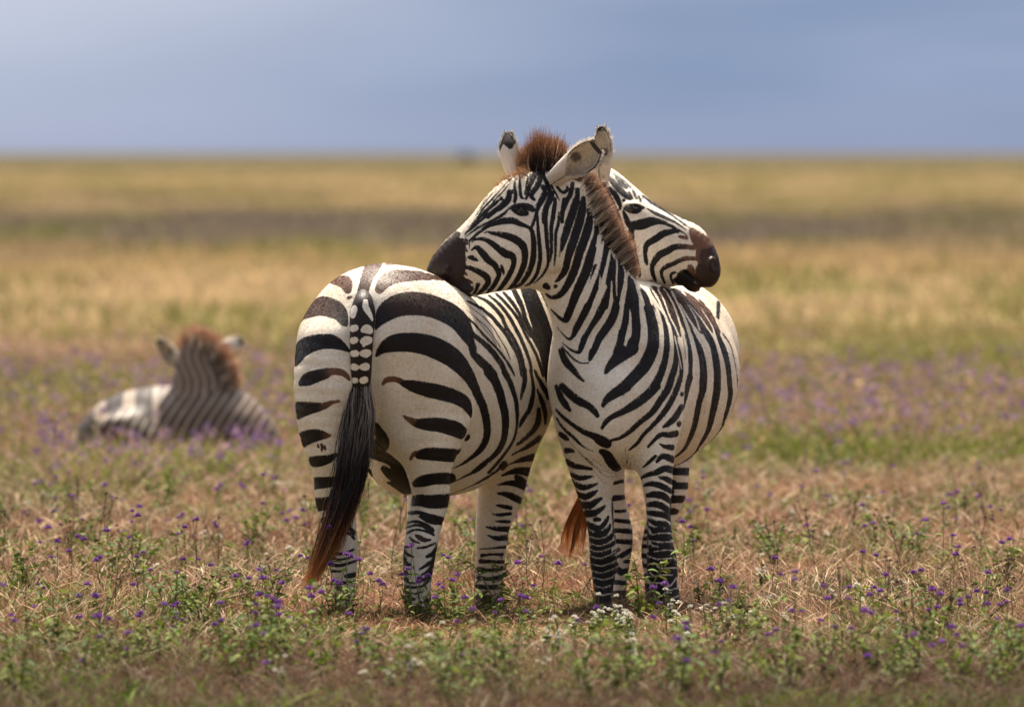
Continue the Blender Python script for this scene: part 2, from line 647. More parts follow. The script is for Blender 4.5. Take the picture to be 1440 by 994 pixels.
# ------------------------------------------------------------------ the zebra seen from behind
SKIN = skin_mat('zebra_coat')
HAIR = leaf_mat('coarse_hair', 0.30, 0.5)
TORSO, HEAD, NECK, HR, HL, FR, FL = range(7)
ADJ = {TORSO: {TORSO, NECK, HR, HL, FR, FL}, NECK: {TORSO, NECK, FR, FL, HEAD}, HEAD: {HEAD, NECK},
       HR: {HR, TORSO}, HL: {HL, TORSO}, FR: {FR, TORSO, NECK}, FL: {FL, TORSO, NECK}}

YA = math.radians(24)
A_torso = trunk([(533, 474, .02, .27, .262), (537, 486, .10, .335, .325), (553, 497, .20, .345, .352), (580, 521, .36, .335, .395),
                 (618, 548, .60, .335, .424), (655, 539, .82, .305, .405), (688, 512, 1.00, .26, .35), (712, 500, 1.14, .19, .29)], YA)
A_hr = hleg([(480, 552, 652, .16, .22), (530, 533, 661, .12, .22), (575, 531, 662, .10, .205), (610, 541, 652, .09, .18), (640, 562, 640, .09, .145),
             (670, 574, 633, .11, .115), (700, 579, 632, .13, .10), (735, 573, 622, .13, .095), (760, 569, 616, .11, .085),
             (790, 567, 611, .09, .06), (820, 568, 606, .07, .052), (845, 569, 603, .06, .052), (864, 569, 603, .05, .055)])
A_hl = hleg([(480, 425, 520, .02, .22), (530, 414, 521, .0, .22), (575, 416, 518, .0, .20), (610, 422, 512, .0, .175), (640, 433, 504, .0, .145),
             (670, 441, 501, .02, .115), (700, 443, 500, .03, .10), (735, 453, 500, .03, .095), (765, 461, 503, .02, .085),
             (795, 463, 502, .0, .06), (825, 469, 499, -.02, .052), (850, 471, 497, -.03, .052), (868, 471, 498, -.04, .055)])
A_fr = hleg([(540, 690, 772, 1.0, .16), (580, 690, 770, 1.0, .15), (620, 684, 756, 1.0, .12), (660, 678, 745, 1.0, .095), (700, 672, 734, 1.0, .082), (740, 669, 717, 1.0, .072),
             (765, 669, 713, 1.0, .072), (795, 669, 709, 1.0, .052), (825, 668, 706, .99, .048), (843, 668, 705, .98, .048), (854, 668, 705, .97, .05)])
A_fl = hleg([(560, 575, 640, .95, .15), (620, 572, 625, .92, .11), (670, 573, 614, .90, .085), (720, 573, 609, .90, .07), (760, 575, 609, .90, .07),
             (795, 577, 606, .90, .05), (835, 577, 606, .88, .046), (855, 576, 606, .87, .05)])
A_neck = span([(730, 395, 745, 545, 1.10, .17), (735, 365, 790, 500, 1.17, .15), (775, 300, 838, 425, 1.22, .125), (815, 262, 868, 375, 1.19, .11), (845, 246, 880, 350, 1.13, .09)])
A_head = span([(850, 248, 872, 372, 1.12, .085), (864, 255, 886, 388, 1.08, .105), (884, 265, 904, 396, 1.04, .11), (907, 281, 922, 402, 1.0, .105),
               (931, 295, 938, 404, .97, .09), (957, 307, 952, 402, .945, .078), (980, 317, 962, 402, .925, .072), (994, 334, 975, 403, .91, .068),
               (1001, 350, 985, 404, .90, .062), (1006, 366, 994, 404, .89, .046)], lean=0.0)
A_torso_belly = ell(at(572, 604, .55), (.20, .30, .262))
A_lip = [ell(at(972, 401, .93), (.040, .045, .024), np.array([[.88, 0, -.48], [0, 1, 0], [.48, 0, .88]]))]
A_bumps = [ell(at(889, 289, .955), (.036, .018, .018)),                        # eye socket
           ell(at(903, 372, .93), (.075, .03, .075)),                          # cheek
           ell(at(1001, 372, .845), (.025, .022, .032))]                       # nostril rim
_cat = lambda ls: tuple(np.concatenate([l[i] for l in ls]) for i in range(3))
A_head = _cat([A_head] + A_lip + A_bumps)
A_torso = _cat([A_torso, A_torso_belly])
A_limbs = [A_torso, A_head, A_neck, A_hr, A_hl, A_fr, A_fl]
A_blend = [0.01, 0.05, 0.12, 0.10, 0.10, 0.12, 0.10]
A_carve = [(ell(at(1006, 372, .82), (.014, .035, .026)), 0.012),
           (ell(at(887, 293, .915), (.024, .02, .012)), 0.012),
           (sweep([(at(964, 381, .86), np.array([.004, 0, .004]), np.array([0, .03, 0])), (at(976, 391, .85), np.array([.004, 0, .005]), np.array([0, .03, 0])),
                   (at(990, 403, .85), np.array([.004, 0, .004]), np.array([0, .03, 0]))]), 0.008),
           (sweep([(at(530, 500, -.33), np.array([.018, 0, 0]), np.array([0, .12, 0])), (at(522, 560, -.30), np.array([.02, 0, 0]), np.array([0, .14, 0])),
                   (at(521, 620, -.25), np.array([.03, 0, 0]), np.array([0, .12, 0]))]), 0.05)]
VA, QA, LA = body_mesh(A_limbs, A_blend, A_carve)
coatA = Coat(VA, QA, LA, ADJ)

V1, V2, V3 = (400, 350, .2), (400, 530, .2), (400, 700, .2)
V4, V5, V6 = (590, 380, .15), (590, 520, .15), (610, 650, .15)
A3, A4 = (820, 220, .15), (840, 310, .15)
c = coatA
c.many(V1, [
    [(645, 86, 118, .55), (612, 140, 104, .5), (575, 220, 80, .4), (555, 290, 74, .3), (545, 340, 74, .2), (530, 380, 76, .1)],
    [(450, 128, 24, 1), (490, 115, 46, 1), (525, 103, 26, 1)],
    [(215, 262, 20, .9), (290, 222, 62, .85), (370, 218, 74, .8), (430, 240, 88, .7), (446, 290, 50, .5)],
    [(95, 500, 90, .5), (115, 465, 120, .5), (180, 425, 125, .45), (260, 402, 135, .35), (340, 420, 125, .2), (390, 455, 100, .1), (418, 510, 56), (436, 540, 14)],
    [(450, 345, 20, .5), (470, 338, 13, .5)],
    [(60, 780, 150), (110, 710, 130), (180, 670, 112), (260, 652, 100), (330, 652, 95), (390, 675, 64), (440, 707, 28), (462, 722, 10)],
    [(118, 940, 44), (165, 915, 86), (220, 895, 82), (280, 878, 72, .2), (330, 862, 46, 1), (390, 865, 44, 1), (430, 885, 34, 1), (455, 915, 20, 1)],
    [(720, 110, 26, 1), (770, 102, 36, 1), (850, 103, 20, 1), (900, 105, 8, 1)],
    [(668, 285, 58, .5), (700, 235, 88, .5), (760, 198, 100, .5), (850, 188, 86, .5), (950, 186, 75, .5), (1050, 195, 64, .5), (1130, 222, 40, .4), (1185, 258, 12, .4)],
    [(642, 560, 14), (672, 505, 60), (715, 445, 122, .05), (790, 400, 146, .15), (880, 384, 155, .2), (980, 390, 152, .2), (1080, 417, 148, .1), (1170, 460, 148), (1235, 510, 140), (1275, 580, 110), (1300, 640, 70), (1330, 700, 50)],
    [(645, 752, 14), (690, 702, 62), (760, 667, 110), (860, 656, 126), (980, 670, 136), (1080, 705, 140), (1170, 755, 132), (1240, 820, 112), (1300, 900, 84), (1345, 985, 66)],
])
c.many(V2, [
    [(690, 50, 14, 1), (720, 20, 36, 1), (770, 15, 36, 1), (815, 28, 36, .6)],
    [(825, 40, 34), (900, 62, 76), (1000, 88, 96), (1100, 110, 100), (1200, 140, 92), (1270, 182, 80), (1302, 240, 44), (1312, 280, 14)],
    [(835, 272, 12, 1), (870, 295, 30, 1), (915, 318, 50, .6)],
    [(930, 325, 54), (1000, 332, 82), (1100, 338, 96), (1200, 365, 102), (1250, 392, 84)],
    [(1282, 425, 50)],
    [(888, 575, 18, .9), (905, 545, 26, .9), (930, 535, 34, .5)],
    [(950, 545, 62), (1020, 540, 86), (1100, 545, 90), (1180, 550, 92), (1205, 550, 86)],
    [(918, 750, 44), (970, 732, 76), (1050, 716, 78), (1130, 712, 78), (1168, 714, 74)],
    [(905, 872, 64), (960, 866, 78), (1020, 876, 88), (1100, 872, 94), (1165, 866, 88)],
    [(78, 238, 120), (150, 222, 92), (220, 213, 66), (280, 203, 44, .6), (330, 180, 28, 1), (385, 170, 14, 1)],
    [(122, 440, 100), (180, 418, 92), (240, 408, 74), (300, 411, 32, .7), (322, 410, 14, 1)],
    [(234, 470, 10, .3), (238, 492, 14, .3)], [(258, 470, 12, .3), (268, 492, 20, .3), (262, 515, 12, .3)], [(285, 482, 10, .3), (287, 508, 13, .3)],
    [(172, 592, 60), (230, 592, 76), (300, 580, 60), (340, 560, 38), (368, 545, 20, .8), (385, 562, 12, 1)],
    [(210, 745, 80), (290, 740, 74), (360, 730, 62), (430, 722, 60)],
    [(212, 898, 92), (280, 890, 84), (340, 874, 72), (400, 860, 66), (470, 850, 60)],
    # bare dark skin between thighs and under belly, with the cleft's shade painted in
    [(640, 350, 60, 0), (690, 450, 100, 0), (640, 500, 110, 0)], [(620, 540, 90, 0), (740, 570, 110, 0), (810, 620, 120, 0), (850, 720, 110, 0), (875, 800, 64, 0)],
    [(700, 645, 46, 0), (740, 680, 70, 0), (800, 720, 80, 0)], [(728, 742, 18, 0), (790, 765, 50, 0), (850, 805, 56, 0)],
])
c.many(V3, [
    [(875, 105, 20), (940, 108, 38), (1010, 140, 60), (1070, 155, 62), (1115, 160, 50)],
    [(870, 170, 12), (930, 165, 18), (1000, 192, 22), (1040, 225, 30)],
    [(860, 205, 14), (930, 190, 14), (990, 207, 16), (1030, 245, 24)],
    [(865, 245, 16), (920, 222, 12), (1000, 235, 16), (1050, 258, 16)],
    [(925, 262, 16, .4), (955, 280, 34, .35), (990, 296, 26, .2), (1025, 292, 14)], [(880, 275, 12, .4), (905, 300, 16, .3), (950, 315, 10, .3)],
    [(935, 352, 12), (990, 345, 15), (1060, 318, 14)],
    [(1075, 362, 50), (1045, 392, 36), (1000, 412, 18)], [(1066, 425, 32), (1000, 470, 22), (950, 500, 12)], [(1052, 465, 28), (1000, 520, 18), (960, 540, 10)],
    [(1034, 520, 28), (990, 568, 20), (945, 582, 12)], [(1026, 565, 24), (980, 610, 14)],
    [(835, 360, 28), (860, 392, 20), (905, 412, 11)], [(835, 432, 30), (862, 462, 28), (890, 470, 12)], [(838, 500, 22), (862, 530, 20)], [(838, 556, 36), (880, 590, 20), (920, 598, 10)],
    [(850, 622, 18), (920, 627, 15), (990, 612, 13)], [(850, 662, 14), (920, 672, 12), (980, 650, 10)], [(880, 705, 28, .3), (915, 712, 18, .3)], [(1000, 728, 46)],
    [(842, 800, 60, .25), (920, 800, 80, .25), (1000, 800, 60, .25)],
    [(262, 165, 36), (330, 142, 46), (420, 130, 40)], [(420, 205, 26), (460, 212, 24), (485, 244, 34)], [(425, 238, 12), (462, 255, 14), (490, 285, 18)],
    [(318, 380, 22), (400, 392, 18), (485, 362, 13)], [(318, 422, 16), (400, 432, 13), (480, 410, 12)], [(318, 468, 24), (400, 472, 20), (500, 442, 16)], [(325, 512, 20), (400, 515, 12)],
    [(435, 548, 28), (500, 542, 40)], [(350, 592, 25), (420, 595, 18), (490, 585, 10)], [(370, 632, 28), (440, 640, 12)], [(365, 702, 40), (420, 710, 14)], [(365, 785, 44, .2), (430, 795, 60, .2), (490, 790, 50, .2)],
])
c.many(V3, [[(880, 124, 11), (945, 120, 12)]], erase=True, extend=0)
c.many(V5, [
    [(430, 0, 88), (490, 100, 84), (545, 230, 88), (600, 360, 76), (633, 520, 68), (625, 640, 62), (575, 740, 54), (500, 810, 38), (400, 880, 20), (320, 920, 8)],
    [(640, 15, 92), (700, 90, 84), (745, 190, 80), (775, 300, 74), (798, 400, 74), (806, 520, 68), (793, 640, 64), (750, 740, 60), (680, 820, 48), (580, 890, 34), (480, 972, 22)],
    [(790, 20, 46), (840, 100, 50), (880, 200, 48), (905, 300, 42), (915, 400, 35), (915, 500, 30), (900, 600, 30), (870, 680, 32), (810, 770, 30), (740, 860, 30), (650, 960, 28)],
    [(985, 0, 42), (985, 100, 50), (965, 200, 40), (950, 270, 20)],
    [(1040, 0, 26), (1060, 100, 32), (1068, 200, 44), (1050, 310, 56), (1010, 400, 50), (960, 480, 42), (940, 530, 20)],
    [(1115, 370, 40), (1112, 480, 62), (1060, 570, 60), (990, 640, 50), (920, 692, 36)],
    [(1080, 10, 24), (1130, 110, 40), (1190, 210, 42), (1210, 260, 36)],
    [(1100, 180, 14), (1130, 250, 36), (1160, 330, 44), (1180, 420, 40), (1180, 500, 24)],
    [(1120, 640, 64), (1040, 700, 50), (960, 745, 40), (870, 790, 18)],
    [(1060, 818, 72), (970, 838, 50), (890, 862, 30), (815, 892, 14)],
    [(1030, 955, 84), (930, 942, 62), (850, 960, 40), (775, 988, 18)],
], extend=0)
c.many(V6, [
    [(480, 10, 48), (400, 75, 34), (290, 130, 15), (160, 195, 6)], [(640, 25, 40), (560, 100, 38), (450, 170, 24), (350, 220, 10), (160, 300, 7)],
    [(875, 220, 90), (800, 205, 62), (710, 192, 44), (600, 210, 12)], [(600, 290, 16), (680, 298, 48), (760, 330, 60), (820, 362, 54)],
    [(590, 400, 14), (650, 412, 34), (720, 425, 36)], [(550, 482, 10), (610, 490, 26), (670, 486, 28), (720, 480, 26)], [(580, 550, 12), (640, 552, 26), (710, 555, 24)],
    [(490, 605, 12), (580, 620, 38), (700, 625, 52)], [(500, 680, 10), (590, 710, 40), (690, 702, 54)],
    [(430, 812, 12), (560, 802, 14), (690, 790, 26)], [(450, 872, 30), (540, 860, 16), (640, 862, 30)], [(440, 925, 40), (560, 930, 26), (660, 930, 34)],
    [(420, 1000, 44), (520, 1010, 26), (640, 990, 40)], [(420, 1080, 40), (520, 1090, 30), (640, 1070, 44)], [(400, 1160, 40), (520, 1170, 40), (640, 1160, 40)],
    [(390, 1270, 60, .2), (520, 1280, 70, .2), (640, 1280, 60, .2)],
], extend=0)
c.many(V4, [
    [(455, 505, 28), (500, 595, 42), (600, 680, 52), (680, 760, 54), (755, 860, 54), (800, 950, 48), (830, 1000, 46)],
    [(465, 655, 30), (495, 765, 56), (560, 840, 80), (640, 920, 86), (690, 985, 90)],
    [(445, 440, 18), (520, 510, 24), (600, 605, 24), (700, 705, 22), (790, 812, 24), (850, 905, 22), (890, 985, 14)],
    [(440, 372, 7, .5), (560, 470, 9, .4), (650, 560, 10, .4), (760, 725, 10, .3)], [(470, 340, 6, .5), (600, 440, 10, .3), (700, 555, 11, .3), (800, 720, 11, .3), (850, 830, 8, .3)],
    [(520, 440, 7, .4), (620, 560, 8, .4), (720, 690, 8, .4)],
    [(450, 290, 22), (560, 345, 40), (640, 405, 46), (720, 485, 46), (790, 572, 44), (840, 650, 42), (900, 750, 40), (935, 850, 34), (955, 985, 22)],
    [(500, 240, 18), (600, 272, 38), (690, 345, 46), (765, 432, 44), (805, 520, 40), (860, 610, 40), (920, 720, 36), (960, 830, 36), (985, 985, 40)],
    [(650, 238, 18), (740, 312, 34), (830, 425, 36), (890, 530, 38), (950, 645, 36), (1000, 760, 34), (1040, 880, 30), (1050, 985, 28)],
    [(720, 222, 24), (800, 302, 32), (880, 395, 32), (940, 490, 30), (985, 590, 28), (1060, 722, 30), (1120, 862, 30), (1160, 985, 30)],
    [(790, 212, 28), (870, 305, 36), (930, 405, 34), (980, 525, 28), (1035, 620, 20)],
    [(880, 182, 46), (930, 280, 50), (970, 380, 44), (1000, 480, 44), (1060, 600, 52), (1110, 700, 50), (1155, 800, 44), (1185, 910, 26)],
    [(1010, 150, 118), (1060, 300, 124), (1115, 420, 130), (1170, 560, 130), (1210, 680, 104), (1210, 780, 64), (1195, 860, 16)],
    [(980, 60, 118), (1000, 120, 118)],
], extend=0)
# face
c.many(A3, [
    [(205, 160, 20), (206, 230, 18)],
    [(240, 190, 28), (290, 250, 50), (340, 310, 54), (390, 360, 48), (440, 402, 22)],
    [(250, 300, 28), (300, 360, 48), (335, 430, 40), (350, 480, 24), (332, 502, 12)],
    [(310, 200, 22), (360, 258, 38), (405, 292, 28)], [(265, 150, 8), (330, 205, 11), (400, 262, 11), (470, 318, 8)], [(300, 165, 6), (380, 228, 9), (450, 285, 8)],
    [(430, 340, 24), (450, 380, 24), (465, 405, 12)], [(472, 330, 20), (490, 370, 24), (502, 402, 12)], [(520, 370, 15), (540, 420, 18)], [(380, 412, 28)],
    [(560, 370, 18), (640, 430, 28), (720, 480, 28), (800, 530, 22), (900, 600, 14), (960, 650, 9)],
    [(600, 490, 12), (680, 535, 28), (760, 572, 28), (850, 612, 20), (930, 662, 13), (970, 692, 7)],
    [(850, 560, 7), (940, 622, 9), (1000, 672, 7)], [(640, 400, 9), (740, 462, 10), (840, 530, 9), (930, 590, 6)], [(560, 350, 8), (650, 412, 8), (720, 455, 6)],
    [(380, 520, 20), (400, 570, 40), (440, 640, 60), (540, 640, 92), (630, 612, 80), (720, 612, 44), (800, 640, 28), (880, 682, 18), (950, 722, 10), (982, 762, 7)],
    [(452, 690, 52), (455, 790, 50), (470, 880, 54), (490, 985, 46)],
    [(590, 985, 34), (580, 880, 32), (602, 822, 50), (680, 772, 60), (760, 722, 60), (850, 702, 38), (895, 712, 14)],
])
c.many(A4, [
    [(330, 200, 46), (340, 280, 44), (365, 380, 44), (390, 490, 34), (396, 520, 24)],
    [(455, 255, 40), (450, 320, 28), (465, 412, 18)],
    [(545, 560, 24), (520, 500, 34), (515, 430, 40), (545, 370, 56), (590, 320, 62), (660, 285, 60), (720, 252, 52), (800, 245, 44, .3), (905, 257, 40, 1)],
    [(630, 585, 20), (605, 520, 25), (605, 470, 32), (650, 432, 40), (720, 402, 38), (790, 367, 38, .3), (860, 355, 38, .8), (945, 362, 30, 1)],
    [(712, 590, 18), (692, 545, 20), (690, 505, 22), (730, 485, 18)],
    [(770, 152, 24, .8), (835, 165, 30, 1)],
    [(890, 100, 56, 1.2), (940, 170, 120, 1.2), (1000, 220, 130, 1), (1050, 210, 110, .7)],
    [(960, 280, 60, 1), (950, 330, 50, .9), (965, 400, 40, .8)],
    [(1080, 300, 140, .15), (1010, 340, 150, .35), (1090, 420, 130, .12), (1000, 470, 150, .2), (1060, 560, 140, .12), (950, 540, 100, .2), (1000, 620, 80, .12)],
    [(870, 440, 50, .9), (900, 500, 60, .6)],
    [(820, 540, 150, 0), (870, 610, 110, .05), (940, 650, 90, .3), (750, 560, 60, 0)],
    [(840, 470, 30, 0), (920, 550, 24, 0), (990, 620, 16, 0)],
    [(1040, 140, 50, .8), (1100, 240, 60, .4), (1135, 330, 60, .2), (1150, 430, 60, .12), (1140, 520, 70, .12), (1110, 600, 70, .12), (1050, 660, 60, .12), (980, 700, 50, .14)],
    [(1100, 370, 60, 0), (1120, 430, 44, 0)],
])
c.many(A3, [[(385, 490, 16), (440, 482, 56), (500, 478, 62), (560, 480, 30)], [(440, 510, 40), (500, 520, 34), (540, 505, 18)]])
c.many(A4, [[(880, 225, 8), (830, 222, 6)]], erase=True, extend=0)

# the neck, mostly hidden behind the other zebra
_c = catmull([(728, 398), (735, 365), (775, 300), (815, 262), (845, 244)], 6)
_t = catmull([(750, 560), (792, 505), (838, 425), (868, 375), (882, 352)], 6)
for i in range(3, 24, 2):
    a_, b_ = _c[i], _t[i]
    m_ = (a_ + b_) / 2 + (6, 6)
    c.lay((0, 0, 1), [(*a_, 9), (*m_, 13), (*b_, 8)])

Z1 = empty('zebra', at(580, 868, .5) * [1, 1, 0], 'zebra turning its broad striped rump to us, head laid over its companion\'s back', 'zebra', 'two zebras standing with crossed necks')


def fur(root, V, Q, coat, n):
    f = rng.integers(0, len(Q), n)
    a, b = rng.random((n, 1)), rng.random((n, 1))
    q = Q[f]
    P = (V[q[:, 0]] * (1 - a) + V[q[:, 1]] * a) * (1 - b) + (V[q[:, 3]] * (1 - a) + V[q[:, 2]] * a) * b
    Nn = coat.N[q[:, 0]]
    w = coat.f[q]
    s_ = ((w[:, 0:1] * (1 - a) + w[:, 1:2] * a) * (1 - b) + (w[:, 3:4] * (1 - a) + w[:, 2:3] * a) * b)[:, 0]
    tn = np.clip(coat.tone[q[:, 0]], 0, 1)[:, None]
    flow = np.array([.10, .25, -1.0]) + rng.normal(0, .22, (n, 3))
    flow = flow - Nn * np.sum(flow * Nn, 1, keepdims=True)
    flow /= np.linalg.norm(flow, axis=1, keepdims=True) + 1e-6
    d = flow + Nn * rng.uniform(.15, .42, (n, 1))
    soft = np.where((coat.lab[q[:, 0]] == HEAD) & (tn[:, 0] > .12), .0045, .0013)
    dark = (s_ + rng.normal(0, 1, n) * soft) > 0
    pale = np.array([.86, .785, .67]) * rng.uniform(.80, 1.12, (n, 1)) * np.where(rng.random((n, 1)) < .12, np.array([.80, .66, .5]), 1)
    du = (np.clip((.38 - P[:, 2]) / .30, 0, 1) * .65 * rng.uniform(.4, 1.2, n))[:, None]
    pale = pale * (1 - du) + np.array([.36, .27, .19]) * du
    blk = (np.array([.013, .010, .010]) * (1 - tn) + np.array([.15, .070, .038]) * tn) * rng.uniform(.7, 1.6, (n, 1))
    C = np.where(dark[:, None], blk, pale)
    bare = (dark & (coat.lab[q[:, 0]] == HEAD) & (np.abs(s_) > .012)) | (P[:, 2] < .05)
    L_ = rng.uniform(.005, .010, n) * np.where(bare, .35, 1)
    strands('fur', P, d, L_, rng.uniform(.0008, .0015, n), C, C * 1.05, FUR, root, seg=2, tipw=.2, droop=-Nn * (L_ * .22)[:, None])


FUR = leaf_mat('short_fur', 0.12, 0.55)


def far_side(V, coat):
    """bands for the flanks and legs turned away, which no traced band reaches"""
    view = V - CAM
    view /= np.linalg.norm(view, axis=1, keepdims=True)
    away = np.sum(coat.N * view, 1)
    x, y, z = V.T
    wob_ = .03 * np.sin(7 * z + 3 * y) + .02 * np.sin(13 * y)
    torso = np.where(coat.N[:, 2] > -.6, np.sin(2 * math.pi * (y + .22 * x - .25 * (z - 1.0) ** 2 + wob_) / .135) * .021 + .002, -.03)
    legs_ = np.sin(2 * math.pi * (z + .15 * wob_) / .062) * .011 + .002
    neck = np.sin(2 * math.pi * (z - .35 * x + wob_ * .4) / .078) * .014 + .002
    head = np.sin(2 * math.pi * (x + .5 * z) / .05) * .008
    fp = np.select([coat.lab == TORSO, coat.lab == NECK, coat.lab == HEAD], [torso, neck, head], legs_)
    fp = np.minimum(fp, (away - .03) * .5)
    m = (away > .03) & (coat.f < -.012)
    coat.f[m] = np.maximum(coat.f[m], np.minimum(fp[m], (-.012 - coat.f[m]) * 1.5))


def finish_zebra(root, V, Q, coat):
    far_side(V, coat)
    hoof = V[:, 2] < 0.055
    coat.f[hoof] = 0.02; coat.tone[hoof] = 0.15
    fur(root, V, Q, coat, 230000)
    return mesh_from('body', V, [Q], SKIN, root, True, {'stripe': ('FLOAT', np.clip(coat.f, -.03, .03)), 'tone': ('FLOAT', np.clip(coat.tone, 0, 1))})


finish_zebra(Z1, VA, QA, coatA)
# ------------------------------------------------------------------ the zebra facing us, its head turned over the other's rump
YB = math.radians(14)
B_torso = trunk([(850, 572, .44, .165, .22), (856, 552, .54, .205, .30), (868, 532, .68, .25, .352), (886, 526, .88, .325, .378), (902, 528, 1.15, .385, .382),
                 (912, 524, 1.42, .375, .36), (922, 507, 1.70, .33, .335), (935, 489, 1.95, .305, .288), (938, 480, 2.12, .21, .20)], YB)
B_fl = hleg([(500, 870, 958, .66, .20), (545, 856, 962, .63, .20), (590, 862, 959, .59, .18), (625, 880, 951, .55, .14), (655, 896, 947, .52, .105), (690, 905, 945, .50, .085),
             (725, 909, 943, .49, .075), (760, 910, 946, .48, .07), (785, 909, 951, .48, .07), (805, 910, 953, .48, .06), (830, 918, 955, .47, .05), (848, 926, 956, .46, .048), (857, 925, 957, .45, .05)])
B_fr = hleg([(500, 790, 850, .64, .18), (545, 784, 852, .61, .18), (590, 785, 852, .57, .15), (625, 792, 857, .55, .12), (655, 799, 861, .53, .10), (690, 811, 863, .51, .085),
             (725, 823, 864, .50, .075), (755, 828, 866, .49, .07), (780, 829, 868, .49, .07), (803, 832, 866, .49, .058), (828, 836, 862, .48, .05), (846, 838, 860, .47, .046), (856, 837, 861, .46, .048)])
B_hr = hleg([(540, 820, 890, 1.95, .22), (600, 832, 886, 1.85, .17), (650, 842, 879, 1.75, .12), (700, 846, 879, 1.70, .095), (745, 856, 889, 1.72, .085), (770, 859, 889, 1.72, .07), (800, 862, 884, 1.68, .052), (832, 861, 881, 1.64, .046), (845, 860, 882, 1.63, .048)])
B_hl = hleg([(540, 940, 1005, 1.95, .22), (600, 938, 990, 1.85, .17), (650, 934, 971, 1.75, .12), (690, 926, 966, 1.70, .095), (720, 913, 953, 1.72, .085), (755, 904, 938, 1.72, .08), (780, 902, 932, 1.70, .065), (810, 906, 930, 1.66, .05), (834, 907, 930, 1.62, .046), (846, 906, 931, 1.61, .048)])
B_neck = span([(766, 300, 828, 262, .50, .07), (768, 345, 838, 300, .50, .085), (769, 392, 850, 332, .50, .10), (772, 432, 866, 358, .51, .115), (783, 470, 885, 382, .54, .135),
               (786, 510, 905, 412, .58, .155), (786, 550, 925, 450, .62, .18)])
B_head = span([(764, 240, 800, 345, .50, .085), (742, 242, 797, 378, .47, .105), (714, 250, 780, 398, .44, .115), (688, 273, 748, 404, .42, .105),
               (667, 300, 708, 409, .40, .088), (648, 320, 680, 414, .385, .078), (630, 336, 658, 418, .375, .072), (614, 355, 642, 416, .37, .066), (605, 371, 628, 405, .37, .052)], lean=0.12)
B_bumps = [ell(at(733, 295, .345), (.045, .028, .034)), ell(at(768, 350, .375), (.085, .03, .09)),
           ell(at(631, 381, .305), (.026, .02, .026)), ell(at(655, 405, .345), (.035, .035, .022))]
B_head = _cat([B_head] + B_bumps)
B_limbs = [B_torso, B_head, B_neck, B_hr, B_hl, B_fr, B_fl]
B_blend = [0.01, 0.04, 0.10, 0.10, 0.10, 0.09, 0.09]
B_neck2 = None
B_carve = [(ell(at(635, 380, .285), (.012, .025, .022)), 0.010), (ell(at(732, 296, .31), (.026, .02, .014)), 0.012),
           (sweep([(at(851, 640, .30), np.array([.012, 0, 0]), np.array([0, .06, 0])), (at(858, 700, .34), np.array([.02, 0, 0]), np.array([0, .12, 0]))]), 0.05),
           (sweep([(at(660, 402, .29), np.array([.003, 0, .003]), np.array([0, .025, 0])), (at(646, 406, .29), np.array([.003, 0, .004]), np.array([0, .025, 0]))]), 0.008)]
VB, QB, LB = body_mesh(B_limbs, B_blend, B_carve)
coatB = Coat(VB, QB, LB, ADJ)
c = coatB
B1, B2, B5, B6, B7 = (590, 270, .15), (680, 165, .15), (740, 280, .15), (740, 400, .15), (860, 400, .15)
B8, B9, B10, B11 = (750, 540, .15), (860, 530, .15), (780, 640, .15), (780, 740, .15)
# barrel and back: dark ground with the pale lines laid over it
c.many(B7, [
    [(400, 50, 90, .1), (560, 300, 110, .2), (630, 470, 50, .1)], [(500, 60, 110, .25), (660, 280, 130, .35), (730, 440, 70, .2)],
    [(610, 60, 110, .5), (760, 260, 140, .5), (850, 410, 100, .3)], [(720, 90, 100, .7), (860, 260, 120, .6), (940, 410, 80, .4)], [(830, 150, 70, .8), (930, 300, 80, .7), (1000, 440, 50, .5)],
], extend=0)
c.many(B7, [
    [(290, 60, 60), (340, 200, 84), (372, 320, 92), (392, 440, 102), (390, 560, 106), (360, 660, 112), (305, 765, 112), (230, 850, 104), (150, 930, 98), (90, 985, 98)],
    [(400, 200, 34), (470, 300, 42), (508, 400, 52), (520, 520, 58), (518, 640, 62), (492, 760, 70), (448, 870, 73), (388, 975, 76)],
    [(520, 260, 36), (570, 370, 42), (590, 460, 38), (603, 560, 38), (606, 680, 48), (590, 790, 58), (550, 890, 62), (500, 980, 66)],
    [(610, 540, 24), (640, 650, 30), (655, 760, 38), (650, 850, 40), (630, 930, 42), (600, 985, 44)],
    [(680, 480, 28), (690, 600, 18), (700, 700, 14)],
    [(660, 330, 28), (700, 440, 32), (728, 560, 42), (738, 650, 46), (740, 750, 46), (730, 870, 50), (715, 970, 46)],
    [(720, 400, 50), (770, 500, 54), (822, 600, 62), (850, 700, 66), (860, 800, 71), (862, 900, 71), (856, 985, 71)],
    [(850, 400, 52), (900, 480, 70), (950, 580, 66), (975, 700, 71), (990, 800, 71), (992, 900, 71), (992, 985, 71)],
    [(960, 430, 40), (1000, 490, 50), (1050, 600, 60), (1085, 720, 60), (1102, 830, 60), (1110, 985, 58)],
    [(1040, 460, 14, .8), (1110, 560, 15, .6), (1155, 720, 14, .4), (1180, 900, 12)],
])
